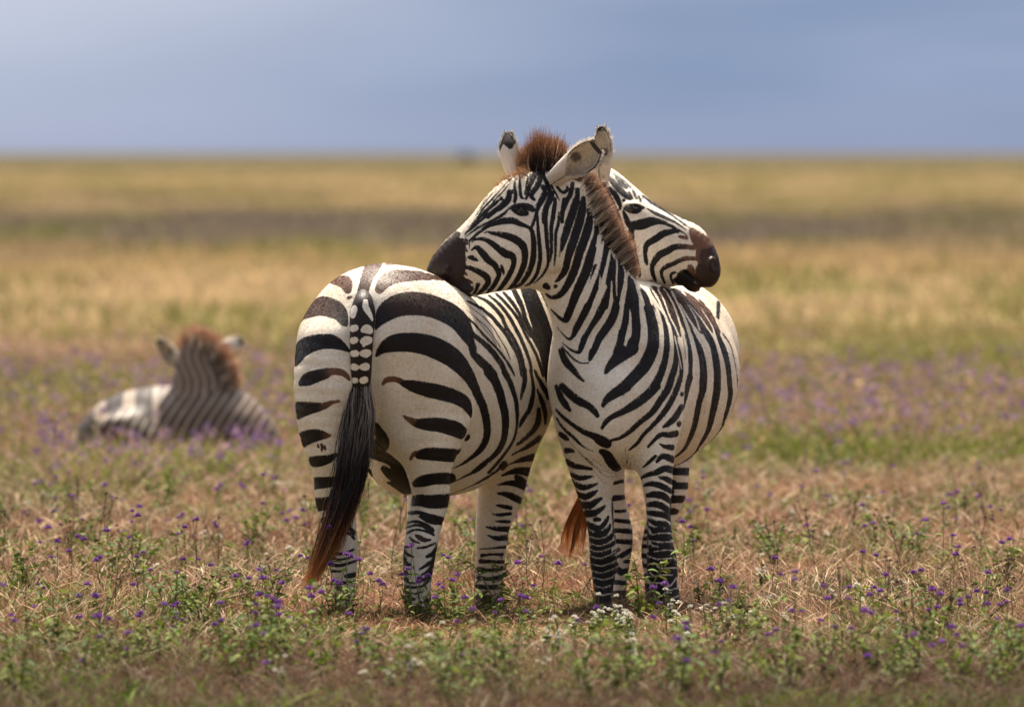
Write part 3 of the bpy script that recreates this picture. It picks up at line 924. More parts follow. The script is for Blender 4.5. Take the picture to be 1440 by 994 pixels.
c.many(B7, [
    [(235, 30, 30), (265, 140, 44), (285, 270, 54), (302, 400, 66), (305, 520, 66), (270, 620, 72), (190, 715, 76), (90, 800, 76), (0, 865, 80)],
    [(310, 25, 22), (365, 110, 30), (415, 210, 36), (448, 320, 40), (466, 440, 46), (468, 560, 46), (452, 670, 48), (408, 780, 48), (335, 880, 52), (245, 970, 60)],
    [(360, 20, 16), (430, 130, 22), (488, 260, 26), (530, 370, 28), (556, 480, 32), (562, 600, 34), (549, 720, 42), (522, 830, 42), (470, 970, 44)],
    [(430, 40, 13), (490, 150, 16), (540, 290, 18), (590, 390, 18), (635, 500, 18), (660, 610, 18), (676, 740, 16), (682, 860, 12)],
    [(490, 40, 14), (560, 150, 16), (610, 270, 20), (645, 380, 22), (680, 500, 22), (700, 640, 22), (712, 760, 22), (705, 860, 24)],
    [(560, 70, 16), (625, 190, 22), (668, 280, 26), (705, 380, 34), (745, 500, 44), (775, 620, 52), (790, 740, 56), (795, 860, 60), (785, 985, 66)],
    [(640, 180, 11), (690, 270, 16), (740, 350, 22), (800, 440, 32), (850, 520, 44), (895, 620, 52), (915, 740, 54), (925, 860, 56), (925, 985, 60)],
    [(690, 150, 8, ), (750, 245, 12), (795, 330, 16), (822, 420, 22)],
    [(730, 190, 8), (800, 270, 13), (860, 350, 15), (915, 430, 18), (955, 480, 24)],
    [(850, 240, 7), (905, 330, 13), (945, 400, 18), (965, 460, 26), (990, 560, 38), (1020, 660, 44), (1040, 780, 46), (1050, 900, 50), (1055, 985, 54)],
    [(1040, 510, 14), (1090, 610, 22), (1130, 740, 26), (1152, 860, 28), (1160, 985, 30)],
    [(590, 480, 12), (610, 570, 14), (635, 690, 15), (655, 790, 10)],
], erase=True, extend=0)
c.many(B7, [[(1000, 170, 40), (997, 240, 42), (990, 310, 36)]], extend=0)
# shoulder, chest and barrel below
c.many(B9, [
    [(560, 15, 60), (530, 110, 60), (450, 230, 60), (380, 330, 52), (270, 420, 46), (170, 510, 40), (80, 570, 30), (0, 592, 20)],
    [(640, 20, 46), (610, 120, 50), (540, 260, 52), (460, 370, 46), (380, 460, 36), (300, 540, 30), (240, 620, 30), (168, 682, 14)],
    [(655, 280, 54), (600, 372, 60), (540, 432, 50), (488, 468, 22)], [(633, 440, 54)], [(660, 160, 40)],
    [(605, 530, 60), (540, 542, 50), (462, 540, 40), (400, 592, 30), (342, 655, 18)], [(570, 660, 52), (500, 650, 34), (455, 630, 14)],
    [(575, 770, 62), (480, 742, 50), (425, 795, 22)], [(412, 740, 25), (360, 790, 30), (295, 845, 12)],
    [(570, 870, 62), (480, 860, 50), (400, 900, 40), (300, 932, 26), (272, 958, 10)],
    [(735, 0, 64), (712, 90, 58), (700, 170, 42), (685, 250, 20), (679, 305, 8)],
    [(856, 20, 71), (850, 130, 66), (822, 240, 60), (800, 350, 58), (770, 480, 54), (730, 590, 48), (680, 672, 38), (620, 732, 24), (580, 758, 12)],
    [(992, 20, 71), (986, 140, 75), (965, 270, 74), (930, 420, 64), (890, 530, 50), (830, 640, 34), (760, 732, 20), (680, 792, 12), (590, 832, 7)],
    [(1110, 40, 56), (1110, 180, 60), (1085, 310, 50), (1050, 430, 40), (1000, 530, 25), (930, 612, 12), (860, 660, 8)],
    [(1182, 40, 10), (1180, 200, 10), (1150, 350, 9), (1100, 470, 7)],
])
c.many(B6, [
    [(470, 90, 66), (430, 190, 66), (390, 290, 66), (368, 335, 46), (310, 310, 26), (230, 230, 12)],
    [(640, 30, 76), (600, 130, 80), (560, 230, 80), (510, 330, 76), (470, 410, 56), (440, 480, 36), (400, 512, 20), (340, 460, 12), (290, 400, 8)],
    [(748, 100, 70), (716, 200, 80), (660, 300, 76), (600, 390, 66), (550, 490, 56), (515, 590, 46), (490, 635, 28), (420, 612, 17), (370, 572, 13), (335, 545, 9)],
    [(850, 100, 72), (842, 200, 84), (800, 310, 94), (730, 410, 104), (670, 500, 92), (640, 590, 70), (612, 660, 50), (596, 705, 28)],
    [(585, 735, 13), (520, 737, 13), (450, 702, 15), (390, 642, 15), (335, 578, 12)],
    [(990, 30, 100), (995, 120, 116), (1000, 185, 104)], [(935, 200, 50), (935, 300, 62), (912, 400, 68), (890, 500, 64)], [(1012, 200, 88), (1022, 300, 76), (1032, 400, 78), (1024, 500, 80), (985, 580, 112)],
    [(890, 500, 64), (878, 570, 72), (858, 640, 84)], [(975, 590, 150), (890, 660, 120), (825, 720, 90), (772, 780, 58), (745, 828, 26)],
    [(325, 620, 50), (370, 720, 64), (440, 800, 52), (500, 872, 30), (540, 905, 14)],
])
c.many(B6, [[(973, 245, 13), (975, 330, 26), (968, 420, 28), (945, 500, 32), (928, 560, 30)]], erase=True, extend=0)
c.many(B8, [
    [(870, 20, 98), (760, 90, 86), (690, 142, 60), (652, 200, 34)],
    [(1150, 20, 82), (1060, 110, 82), (950, 192, 76), (850, 252, 58), (750, 300, 46), (680, 352, 42), (645, 410, 28)],
    [(270, 20, 62), (340, 92, 68), (430, 160, 72), (510, 200, 60), (570, 250, 54), (602, 298, 34)],
    [(215, 20, 36), (232, 60, 46), (262, 130, 62), (305, 195, 58), (342, 245, 26)],
    [(215, 240, 20), (255, 285, 26), (320, 342, 32), (400, 402, 37), (480, 452, 47), (560, 482, 57), (640, 532, 92), (690, 558, 84)],
    [(220, 320, 20), (250, 370, 22), (300, 432, 26), (370, 492, 26), (430, 552, 22), (485, 595, 10), (560, 630, 5)],
    [(255, 470, 52), (300, 500, 50), (328, 520, 18)], [(308, 622, 50), (350, 620, 40), (384, 632, 13)],
    [(640, 630, 50), (690, 662, 80), (732, 730, 92), (782, 782, 72), (815, 795, 18)],
])
# forelegs
c.many(B10, [
    [(115, 60, 56), (180, 96, 50), (260, 112, 40), (345, 128, 22)], [(155, 175, 36), (230, 212, 46), (300, 206, 34), (362, 195, 13)],
    [(185, 265, 40), (260, 300, 52), (340, 287, 36), (402, 264, 13)], [(220, 368, 50), (290, 387, 56), (360, 356, 40), (402, 328, 13)],
    [(255, 462, 60), (330, 466, 62), (390, 432, 46), (437, 402, 26)], [(290, 545, 66), (370, 540, 56), (440, 500, 34), (470, 470, 14)],
    [(310, 640, 50), (362, 672, 58), (422, 682, 42), (472, 632, 40), (502, 575, 22)], [(380, 600, 40), (420, 600, 30)],
    [(320, 732, 58), (390, 762, 60), (450, 742, 52), (500, 692, 40), (522, 650, 18)],
    [(328, 800, 44), (400, 834, 46), (470, 812, 46), (530, 762, 40), (552, 700, 13)],
    [(334, 880, 46), (420, 900, 46), (500, 862, 46), (565, 812, 36)],
    [(340, 950, 44), (430, 962, 44), (520, 932, 44), (590, 888, 34)],
    [(540, 430, 24), (542, 520, 18), (546, 620, 13), (550, 720, 9)],
    [(810, 205, 13), (860, 182, 28), (950, 162, 50), (1040, 122, 56), (1115, 142, 52)], [(985, 205, 22), (1050, 222, 46), (1112, 255, 50)],
    [(838, 282, 22), (900, 265, 44), (980, 280, 52), (1050, 312, 50), (1102, 342, 40)], [(868, 376, 34), (940, 366, 60), (1020, 382, 62), (1085, 432, 42)],
    [(876, 462, 38), (950, 457, 56), (1020, 482, 56), (1084, 532, 46)], [(876, 536, 38), (950, 547, 52), (1030, 562, 52), (1085, 602, 32)],
    [(886, 602, 28), (950, 637, 50), (1030, 642, 52), (1085, 682, 32)], [(886, 672, 28), (950, 707, 48), (1030, 707, 44), (1090, 712, 30)],
    [(880, 762, 42), (960, 782, 40), (1030, 772, 42), (1095, 762, 44)], [(930, 820, 36), (1020, 842, 60), (1112, 852, 62)], [(876, 850, 30), (930, 880, 26)],
    [(878, 930, 50), (960, 928, 50), (1050, 930, 56), (1125, 925, 62)],
    # hind legs behind
    [(555, 262, 28), (640, 240, 30)], [(556, 402, 50), (650, 390, 40)], [(560, 525, 25), (665, 520, 25)], [(560, 608, 34), (700, 622, 36)], [(560, 702, 40), (715, 712, 46)], [(575, 805, 40), (725, 812, 46)],
    [(600, 945, 24), (660, 912, 30), (722, 882, 40)],
    [(1115, 152, 62), (1255, 152, 66)], [(1105, 285, 60), (1242, 285, 62)], [(1098, 412, 72), (1205, 410, 68)], [(1085, 522, 72), (1150, 530, 44)],
    [(815, 630, 36), (868, 640, 36)], [(812, 705, 40), (870, 715, 40)], [(812, 775, 30), (872, 780, 32)], [(822, 850, 36), (875, 852, 36)], [(828, 935, 30), (870, 942, 40)],
])
c.many(B11, [
    [(340, 322, 44), (420, 342, 46), (500, 326, 42), (585, 285, 32)], [(350, 384, 44), (430, 404, 44), (500, 388, 40), (585, 352, 30)], [(362, 450, 42), (440, 470, 44), (510, 455, 40), (580, 425, 28)],
    [(372, 515, 42), (450, 532, 40), (520, 520, 38), (560, 500, 26)], [(382, 592, 44), (450, 602, 36), (530, 592, 30)], [(390, 680, 70), (450, 692, 80), (520, 700, 70)],
    [(890, 220, 22), (930, 262, 40), (965, 268, 60), (1050, 266, 62), (1135, 262, 62)], [(930, 155, 46), (1000, 167, 70), (1115, 182, 62)],
    [(880, 312, 50), (1000, 347, 62), (1140, 352, 72)], [(870, 378, 40), (930, 372, 60), (1000, 412, 62), (1145, 422, 60)], [(885, 480, 40), (960, 500, 62), (1060, 502, 82), (1150, 445, 40)],
    [(900, 590, 70), (960, 600, 60)], [(1050, 600, 64), (1150, 612, 56)], [(1060, 690, 60), (1160, 690, 60)], [(880, 680, 80), (960, 700, 70)],
    [(596, 215, 36)], [(690, 322, 48), (650, 330, 20)], [(625, 290, 18), (690, 240, 34)], [(600, 402, 46), (630, 430, 60), (690, 410, 44)], [(560, 520, 40), (655, 530, 40)], [(590, 690, 80), (660, 700, 60)],
    [(820, 270, 40), (860, 280, 40)], [(830, 360, 36), (860, 370, 36)], [(850, 460, 40)], [(860, 560, 60)],
])
c.many(B11, [[(425, 130, 170), (440, 300, 190), (465, 480, 180), (470, 600, 150)], [(990, 100, 180), (1005, 300, 220), (1020, 480, 230), (1045, 610, 200)]], extend=0)
c.many(B11, [
    [(880, 20, 12), (910, 72, 13), (1000, 62, 12), (1090, 62, 12)], [(876, 120, 13), (918, 176, 14), (975, 190, 13)], [(930, 236, 12), (1030, 222, 12), (1125, 225, 14)], [(890, 130, 11), (1000, 146, 13), (1112, 142, 13)],
    [(870, 272, 13), (950, 302, 14), (1040, 302, 14), (1140, 288, 14)], [(880, 352, 13), (945, 343, 14), (990, 388, 14), (1145, 386, 15)],
    [(892, 425, 16), (932, 462, 14), (1020, 452, 14), (1112, 456, 14)], [(880, 522, 15), (1000, 532, 14), (1082, 556, 16), (1140, 480, 14)], [(1010, 640, 10), (1080, 596, 13), (1150, 575, 15)], [(1050, 692, 16), (1150, 655, 15)],
    [(320, 88, 12), (400, 112, 13), (472, 98, 12), (540, 40, 11)], [(325, 150, 12), (400, 180, 13), (480, 165, 12), (560, 112, 11)], [(330, 212, 12), (400, 236, 13), (490, 216, 12), (588, 165, 12)],
    [(336, 276, 12), (420, 296, 13), (500, 272, 12), (590, 222, 12)], [(346, 350, 12), (430, 368, 13), (510, 348, 11), (592, 305, 11)], [(356, 412, 12), (430, 434, 13), (510, 412, 11), (585, 376, 11)],
    [(370, 476, 13), (440, 498, 14), (520, 482, 12), (580, 440, 12)], [(380, 556, 13), (450, 574, 14), (530, 548, 12)], [(385, 626, 14), (450, 642, 15), (530, 626, 14)],
], erase=True, extend=0)
# skin creases between the forelegs, their shade painted on as thin brown lines
c.many(B8, [
    [(330, 530, 3, .9), (440, 640, 4, .9), (560, 760, 4, .9), (700, 880, 3, .9)], [(420, 640, 3, .9), (540, 750, 4, .9), (660, 850, 4, .9), (780, 870, 3, .9)], [(500, 690, 3, .9), (620, 790, 4, .9), (800, 850, 3, .9)],
    [(560, 700, 3, .9), (680, 790, 3, .9), (790, 820, 3, .9)], [(555, 800, 3, .9), (640, 900, 4, .9), (720, 950, 3, .9)],
    [(860, 600, 2, .9), (870, 700, 4, .9), (880, 800, 3, .9)], [(895, 640, 2, .9), (890, 720, 4, .9), (905, 830, 3, .9)], [(925, 680, 2, .9), (915, 760, 4, .9), (930, 860, 3, .9)], [(960, 660, 2, .9), (950, 760, 3, .9)],
], extend=0)
# neck
c.many(B5, [
    [(385, 10, 38), (345, 100, 40), (328, 190, 16)],
    [(470, 10, 60), (430, 140, 70), (390, 260, 66), (360, 360, 60), (336, 450, 34), (328, 500, 13)],
    [(530, 30, 50), (505, 190, 76), (462, 330, 76), (422, 450, 76), (390, 560, 62), (362, 670, 56), (312, 742, 38), (278, 772, 18)],
    [(185, 815, 60), (205, 830, 40)], [(275, 818, 34)],
    [(600, 140, 46), (582, 260, 76), (546, 380, 76), (500, 500, 76), (470, 610, 70), (430, 720, 70), (372, 830, 60), (310, 900, 50), (240, 922, 30), (188, 892, 18)],
    [(650, 215, 26), (660, 320, 50), (635, 420, 62), (600, 540, 76), (570, 650, 80), (530, 750, 80), (480, 860, 80), (440, 960, 70)],
], extend=0.12)
c.many(B5, [
    [(735, 390, 60), (755, 520, 90), (770, 640, 150), (790, 760, 170), (800, 880, 180), (800, 960, 170)],
    [(880, 560, 90), (890, 680, 110), (880, 800, 120), (870, 920, 120)], [(660, 640, 60), (640, 760, 80), (620, 880, 80), (590, 970, 80)],
    [(985, 740, 70), (1000, 850, 110), (990, 960, 120)],
], extend=0)
c.many(B5, [
    [(722, 400, 22), (706, 490, 25), (690, 580, 27), (655, 690, 38), (612, 800, 46), (560, 930, 46), (520, 985, 46)],
    [(680, 340, 20), (662, 440, 24)],
    [(785, 480, 20), (768, 580, 27), (745, 680, 34), (718, 800, 46), (680, 900, 50), (645, 985, 50)],
    [(800, 770, 12), (800, 860, 18), (785, 985, 22)], [(832, 500, 15), (850, 610, 17), (846, 760, 17), (848, 905, 12)],
    [(898, 600, 13), (930, 690, 24), (928, 800, 40), (908, 900, 44), (892, 985, 44)],
    [(985, 690, 22), (1030, 790, 30), (1062, 890, 40), (1092, 985, 44)], [(1060, 740, 14), (1120, 840, 20), (1180, 985, 22)],
], erase=True, extend=0)
c.many(B6, [
    [(585, 50, 44), (525, 170, 52), (462, 300, 54), (420, 380, 50)], [(735, 20, 46), (668, 160, 56), (606, 290, 58), (540, 410, 56), (500, 480, 46)],
    [(800, 40, 14), (800, 150, 26), (765, 265, 38), (700, 370, 48), (640, 460, 46), (590, 580, 50)], [(930, 30, 36), (905, 160, 36), (886, 280, 44), (850, 400, 60), (790, 490, 70), (730, 600, 80)],
], erase=True, extend=0)
# face
c.many(B1, [
    [(690, 388, 26), (640, 376, 16), (605, 385, 8)], [(690, 388, 28), (780, 404, 52), (880, 436, 66), (965, 500, 68), (988, 580, 56), (978, 680, 50), (932, 790, 46), (870, 880, 34), (822, 918, 14)],
    [(490, 470, 10), (525, 445, 18), (600, 442, 32), (680, 482, 46), (740, 532, 56), (805, 578, 70), (870, 602, 60), (884, 660, 44), (860, 740, 44), (810, 830, 44), (750, 912, 34), (715, 945, 14)],
    [(480, 550, 8), (535, 520, 38), (590, 572, 60), (640, 632, 62), (702, 682, 52), (737, 742, 46), (740, 792, 40), (700, 870, 40), (650, 932, 30), (618, 958, 13)], [(768, 690, 18), (780, 732, 30), (792, 772, 12)],
    [(420, 700, 32), (500, 722, 42), (580, 762, 52), (632, 802, 56), (642, 850, 46), (600, 910, 40), (538, 962, 22)],
    [(455, 612, 14), (490, 615, 42), (530, 637, 24), (552, 648, 8)], [(548, 868, 34), (530, 920, 24), (508, 952, 18)],
    [(465, 458, 18), (555, 382, 22), (640, 322, 30), (720, 292, 42), (800, 272, 56), (880, 272, 56), (940, 300, 42), (1000, 322, 30), (1045, 352, 32), (1066, 430, 42), (1070, 540, 46), (1060, 650, 50), (1020, 762, 44), (960, 852, 34), (895, 895, 18)],
    [(1092, 215, 26), (1070, 280, 26), (1045, 342, 26)],
    [(1104, 200, 16), (1110, 330, 26), (1120, 450, 32), (1130, 560, 34), (1126, 660, 34), (1096, 772, 30), (1040, 852, 24), (990, 880, 12)],
    [(1172, 0, 42), (1150, 60, 48), (1112, 130, 36), (1092, 210, 24)],
    [(1240, 10, 40), (1232, 60, 46), (1195, 132, 46), (1180, 230, 40), (1185, 350, 32), (1195, 480, 32), (1206, 600, 26), (1200, 690, 24), (1150, 782, 18), (1075, 855, 10)],
    [(1272, 100, 30), (1252, 220, 36), (1236, 330, 32), (1236, 450, 26), (1236, 560, 20), (1226, 650, 13)],
    [(1306, 190, 13), (1300, 300, 25), (1277, 390, 26), (1275, 500, 22), (1272, 600, 18), (1262, 690, 12)],
    [(1330, 420, 12), (1322, 520, 12), (1312, 610, 10)],
    [(425, 425, 8), (555, 332, 16), (680, 270, 20), (780, 212, 24), (832, 160, 13)],
    [(420, 405, 8), (510, 325, 16), (600, 245, 22), (680, 192, 32), (760, 140, 52), (830, 80, 46), (842, 0, 42)],
    [(425, 390, 7), (500, 312, 14), (570, 232, 20), (640, 162, 28), (700, 112, 32), (745, 78, 14)],
    [(460, 335, 5), (540, 240, 12), (600, 152, 15), (660, 90, 15), (722, 20, 13)], [(525, 225, 4), (590, 132, 8), (650, 52, 9), (692, 0, 9)], [(556, 155, 3), (610, 82, 6), (642, 30, 6)], [(770, 50, 20), (764, 76, 12)],
    [(350, 400, 60, 0.17), (230, 520, 70, 0.14), (150, 600, 80, 0.14), (100, 660, 70, 0.12), (60, 720, 70, 0.12)], [(20, 740, 120, 0.11), (120, 785, 120, 0.10), (230, 805, 110, 0.10)], [(100, 690, 90, 0.11), (220, 740, 90, 0.10)],
    # muzzle
    [(390, 470, 70, 0.14), (340, 530, 170, 0.13), (280, 600, 220, 0.11), (200, 670, 150, 0.11), (130, 700, 90, 0.11)], [(360, 560, 130, 0.14), (330, 720, 190, 0.11), (300, 800, 150, 0.09), (350, 830, 140, 0.10), (400, 900, 150, 0.09), (430, 950, 80, 0.09)],
    [(285, 745, 40, 0), (300, 715, 30, 0)], [(470, 470, 6), (465, 530, 10)], [(432, 455, 34, .3), (448, 490, 14, .3)], [(430, 540, 30, .3), (452, 560, 10, .3)], [(425, 620, 26, .25), (440, 640, 10, .25)], [(415, 700, 30, .25)], [(425, 760, 30, .2), (445, 780, 12, .2)], [(450, 840, 50, .2), (490, 850, 20, .2)], [(480, 900, 40, .2)], [(470, 930, 30, 0), (500, 910, 16, 0)],
])
c.many(B1, [[(850, 150, 28), (900, 140, 50), (960, 135, 60), (1030, 145, 60), (1065, 172, 34)], [(880, 165, 36), (940, 195, 56), (1000, 200, 44)]])
c.many(B2, [
    [(330, 500, 9), (400, 490, 13), (455, 500, 11)], [(370, 530, 9), (415, 560, 15), (400, 625, 15)], [(338, 560, 13), (340, 640, 24), (350, 740, 24), (370, 760, 16)],
    [(300, 580, 10), (290, 650, 20), (302, 740, 30), (290, 792, 26)], [(400, 640, 12), (390, 720, 16)], [(440, 540, 20), (440, 600, 22), (400, 680, 14)],
    [(470, 440, 30), (478, 540, 42), (432, 640, 38), (415, 720, 30), (395, 770, 14)], [(545, 430, 34), (522, 500, 36), (528, 580, 46), (500, 650, 46), (445, 735, 36), (475, 772, 26)],
    [(580, 450, 18), (562, 540, 26), (590, 610, 36), (620, 700, 42), (620, 772, 46), (590, 840, 50), (570, 920, 46), (570, 980, 40)],
    [(560, 655, 40), (576, 720, 40), (540, 790, 46), (510, 850, 36), (492, 915, 18)], [(672, 765, 24), (660, 860, 36), (652, 950, 36)],
    [(642, 580, 13), (690, 652, 20), (740, 705, 25), (782, 680, 30), (784, 640, 12)], [(635, 640, 16), (680, 720, 14), (712, 780, 8)], [(755, 765, 26), (735, 850, 20)],
    [(835, 620, 34), (815, 720, 40), (770, 800, 38), (740, 900, 36), (735, 980, 30)], [(880, 680, 40), (872, 790, 46), (832, 900, 50), (800, 985, 52)], [(935, 760, 40), (930, 870, 60), (900, 985, 66)], [(985, 870, 36), (1000, 980, 50)],
    [(240, 620, 8), (180, 700, 12), (120, 760, 13), (60, 850, 14), (0, 930, 14)], [(270, 690, 24), (200, 790, 36), (120, 870, 34), (40, 940, 26)], [(300, 545, 8), (230, 600, 8), (150, 690, 8), (90, 760, 7)],
    [(165, 765, 30)], [(210, 800, 40), (150, 860, 36)],
])
Z2 = empty('zebra', at(880, 860, 1.0) * [1, 1, 0], 'zebra facing us chest first, its dark muzzle resting on its companion\'s rump', 'zebra', 'two zebras standing with crossed necks')
finish_zebra(Z2, VB, QB, coatB)
# ------------------------------------------------------------------ ears, eyes, manes and tails
def ribbons(name, P, width, C, mat, parent=None):
    """n polylines of k points (n x k x 3), colours n x k x 3"""
    n, k, _ = P.shape
    T = np.gradient(P, axis=1)
    side = np.cross(T, rng.normal(0, 1, (n, 1, 3)))
    side /= np.linalg.norm(side, axis=2, keepdims=True) + 1e-9
    t = np.linspace(0, 1, k)
    w = np.asarray(width)[:, None] * (1 - 0.75 * t[None] ** 2) * 0.5
    V = np.stack([P - side * w[:, :, None], P + side * w[:, :, None]], 2).reshape(-1, 3)
    i = (np.arange(n)[:, None] * (2 * k) + 2 * np.arange(k - 1)[None]).reshape(-1)
    F = np.stack([i, i + 1, i + 3, i + 2], 1)
    return mesh_from(name, V, [F], mat, parent, True, {'Col': ('FLOAT_COLOR', np.repeat(C, 2, axis=1).reshape(-1, 3))})


EARM = leaf_mat('ear_skin', 0.22, 0.7)


def ear(parent, path, widths, f, phi=(170, 105, 80), depth=0.7, black_tip=0.72, nu=44, nv=40):
    c = catmull(np.array(path), 12); w = catmull(np.array(widths)[:, None], 12)[:, 0]
    u = np.linspace(0, len(c) - 1, nu)
    c = np.stack([np.interp(u, np.arange(len(c)), c[:, d]) for d in range(3)], 1)
    w = np.interp(u, np.arange(len(w)), w)
    un = u / u[-1]
    ph = np.radians(np.interp(un, [0.28, 0.50, 1.0], phi))
    V, C = [], []
    f = np.array(f, float)
    T = np.gradient(c, axis=0); T /= np.linalg.norm(T, axis=1, keepdims=True)
    for shell in (0, 1):
        for i in range(nu):
            ff = f - T[i] * (f @ T[i]); ff /= np.linalg.norm(ff); s = np.cross(T[i], ff)
            r = max(w[i] - 0.006 * shell, 0.002)
            for j in range(nv):
                v = j / (nv - 1) * 2 - 1
                a = v * ph[i]
                V.append(c[i] + r * (math.sin(a) * s - depth * math.cos(a) * ff))
                e = abs(v)
                if shell == 0:
                    col = np.array([.74, .66, .56])
                    if un[i] > black_tip + 0.06 * math.sin(7 * v): col = np.array([.03, .024, .022])
                    elif un[i] > 0.45 and e > .96: col = np.array([.09, .07, .06])
                else:
                    col = np.array([.43, .365, .275]) * (0.75 + 0.5 * rng.random())
                    if e > .80: col = np.array([.62, .55, .45])
                    if e > .965: col = np.array([.07, .05, .045])
                    q_ = 1 - ((un[i] - .50) / .10) ** 2 - ((v + .1) / .30) ** 2 + rng.normal(0, .15)
                    if q_ > 0: col = col * (1 - min(q_ * 1.6, .85)) + np.array([.05, .035, .03]) * min(q_ * 1.6, .85)
                    if un[i] > .93: col = np.array([.05, .04, .035])
                C.append(col)
    g = np.arange(nu * nv).reshape(nu, nv)
    q = np.stack([g[:-1, :-1], g[:-1, 1:], g[1:, 1:], g[1:, :-1]], -1).reshape(-1, 4)
    n = nu * nv
    q2 = q[:, ::-1] + n
    rim = []
    for i in range(nu - 1):
        rim.append([g[i, 0], g[i + 1, 0], g[i + 1, 0] + n, g[i, 0] + n])
        rim.append([g[i + 1, -1], g[i, -1], g[i, -1] + n, g[i + 1, -1] + n])
    for j in range(nv - 1):
        rim.append([g[-1, j], g[-1, j + 1], g[-1, j + 1] + n, g[-1, j] + n])
    V = np.array(V); C = np.array(C)
    o = mesh_from('ear', V, [q, q2, np.array(rim)], EARM, parent, True, {'Col': ('FLOAT_COLOR', C)})
    # tufts of hair in and round the ear
    k = 1500
    i = rng.integers(2, nu - 1, k); j = np.where(rng.random(k) < .5, rng.integers(0, 6, k), rng.integers(nv - 6, nv, k))
    r0 = V[g[i, j]]
    ff = f / np.linalg.norm(f)
    d = T[i] * 0.9 + ff * rng.normal(0.1, .35, (k, 1)) + rng.normal(0, .35, (k, 3))
    cr = C[g[i, j]] * 0.9 + 0.04
    pale = rng.random(k) < .6
    cr[pale] = [.70, .62, .52]
    h = strands('ear_hair', r0, d, rng.uniform(.010, .024, k), 0.0016, cr, cr, HAIR, None, seg=2)
    h.parent = o
    h.location = -np.array(parent.location)
    h.location = (-parent.location[0], -parent.location[1], -parent.location[2])
    return o


ear(Z2, [at(777, 254, .42), at(800, 237, .37), at(824, 220, .35), at(841, 205, .36)], [.034, .052, .062, .034], (.28, -.95, -.30), phi=(175, 100, 86), black_tip=1.1)
ear(Z2, [at(722, 246, .60), at(718, 226, .61), at(715, 206, .62), at(715, 187, .64)], [.028, .038, .036, .012], (.25, .95, .1), black_tip=.62)
ear(Z1, [at(848, 254, 1.03), at(847, 228, 1.0), at(847, 202, .99), at(845, 178, 1.0)], [.026, .042, .044, .014], (-.55, -.83, 0), black_tip=.80)
ear(Z1, [at(838, 254, 1.2), at(836, 235, 1.24), at(834, 215, 1.27), at(836, 198, 1.28)], [.026, .040, .040, .012], (-.2, .95, 0), black_tip=.7)

em, et = new_mat('eye')
eo = et.nodes.new('ShaderNodeOutputMaterial'); ep = et.nodes.new('ShaderNodeBsdfPrincipled')
ep.inputs['Base Color'].default_value = (.012, .008, .006, 1); ep.inputs['Roughness'].default_value = .08
et.links.new(ep.outputs[0], eo.inputs[0])


def ball(name, c, r, mat, parent, n=16):
    V, F = [], []
    for i in range(n + 1):
        for j in range(2 * n):
            a, b = math.pi * i / n, math.pi * j / n
            V.append(np.array(c) + np.array(r) * [math.sin(a) * math.cos(b), math.sin(a) * math.sin(b), math.cos(a)])
    for i in range(n):
        for j in range(2 * n):
            F.append([i * 2 * n + j, (i + 1) * 2 * n + j, (i + 1) * 2 * n + (j + 1) % (2 * n), i * 2 * n + (j + 1) % (2 * n)])
    return mesh_from(name, V, [np.array(F)], mat, parent)


def eye(coat, parent, px, py, r=.021):
    d = Vector(ray(px, py)).normalized()
    loc = coat.bvh.ray_cast(Vector(CAM), d)[0]
    ball('eye', np.array(loc) + [0, r * .62, 0], (r * 1.15, r, r * .85), em, parent)
    k = 40                                                      # lashes
    t = np.linspace(-1, 1, k)
    roots = np.array(loc)[None] + np.stack([t * r * 1.2, -0.004 * np.ones(k), r * (.75 - .35 * t ** 2)], 1)
    dirs = np.stack([t * .5, -np.ones(k), -.45 * np.ones(k)], 1) + rng.normal(0, .15, (k, 3))
    bc = np.tile([.012, .01, .01], (k, 1))
    strands('eyelashes', roots, dirs, np.full(k, .022), .0016, bc, bc, HAIR, parent, seg=2)


eye(coatB, Z2, 733, 296)
eye(coatA, Z1, 887, 294)


def mane(parent, path, n, spread, length, lean, band, root_dark=(.035, .025, .022), tip=(.20, .075, .030), jitter=.25, len_fn=None, wid=.0024, droopf=0.0, offs=0.02, tpow=3.2):
    c = catmull(np.array(path), 20)
    s = np.concatenate([[0], np.cumsum(np.linalg.norm(np.diff(c, axis=0), axis=1))])
    q = rng.random(n) * s[-1]
    roots = np.stack([np.interp(q, s, c[:, d]) for d in range(3)], 1)
    tang = np.stack([np.interp(q, s, np.gradient(c[:, d], s)) for d in range(3)], 1)
    roots += rng.normal(0, 1, (n, 3)) * spread
    L = (length if len_fn is None else len_fn(q / s[-1])) * rng.uniform(.72, 1.08, n)
    ld = np.array(lean(q / s[-1]))
    d = ld + rng.normal(0, jitter, (n, 3)) * .6
    roots -= ld * offs
    if band:
        ph = np.sin(2 * math.pi * (q + .006 * rng.normal(0, 1, n)) / band)
        dark = ph > .0
    else:
        dark = rng.random(n) < .94
    cr = np.where(dark[:, None], np.array(root_dark), np.array([.70, .60, .47])) * rng.uniform(.75, 1.2, (n, 1))
    ct = np.where(dark[:, None], np.array(tip), np.array(tip) * .6 + np.array([.28, .20, .13])) * rng.uniform(.6, 1.3, (n, 1))
    return strands('mane', roots, d, L, wid, cr, ct, HAIR, parent, seg=4, curl=.006, tpow=tpow, droop=tang * (droopf * L)[:, None])


# upright mane of the zebra facing us: tuft between the ears, then down the crest of the neck
def _lean_top(t):
    return np.stack([-.28 + .75 * t, -.05 + 0 * t, 1.0 + 0 * t], 1)


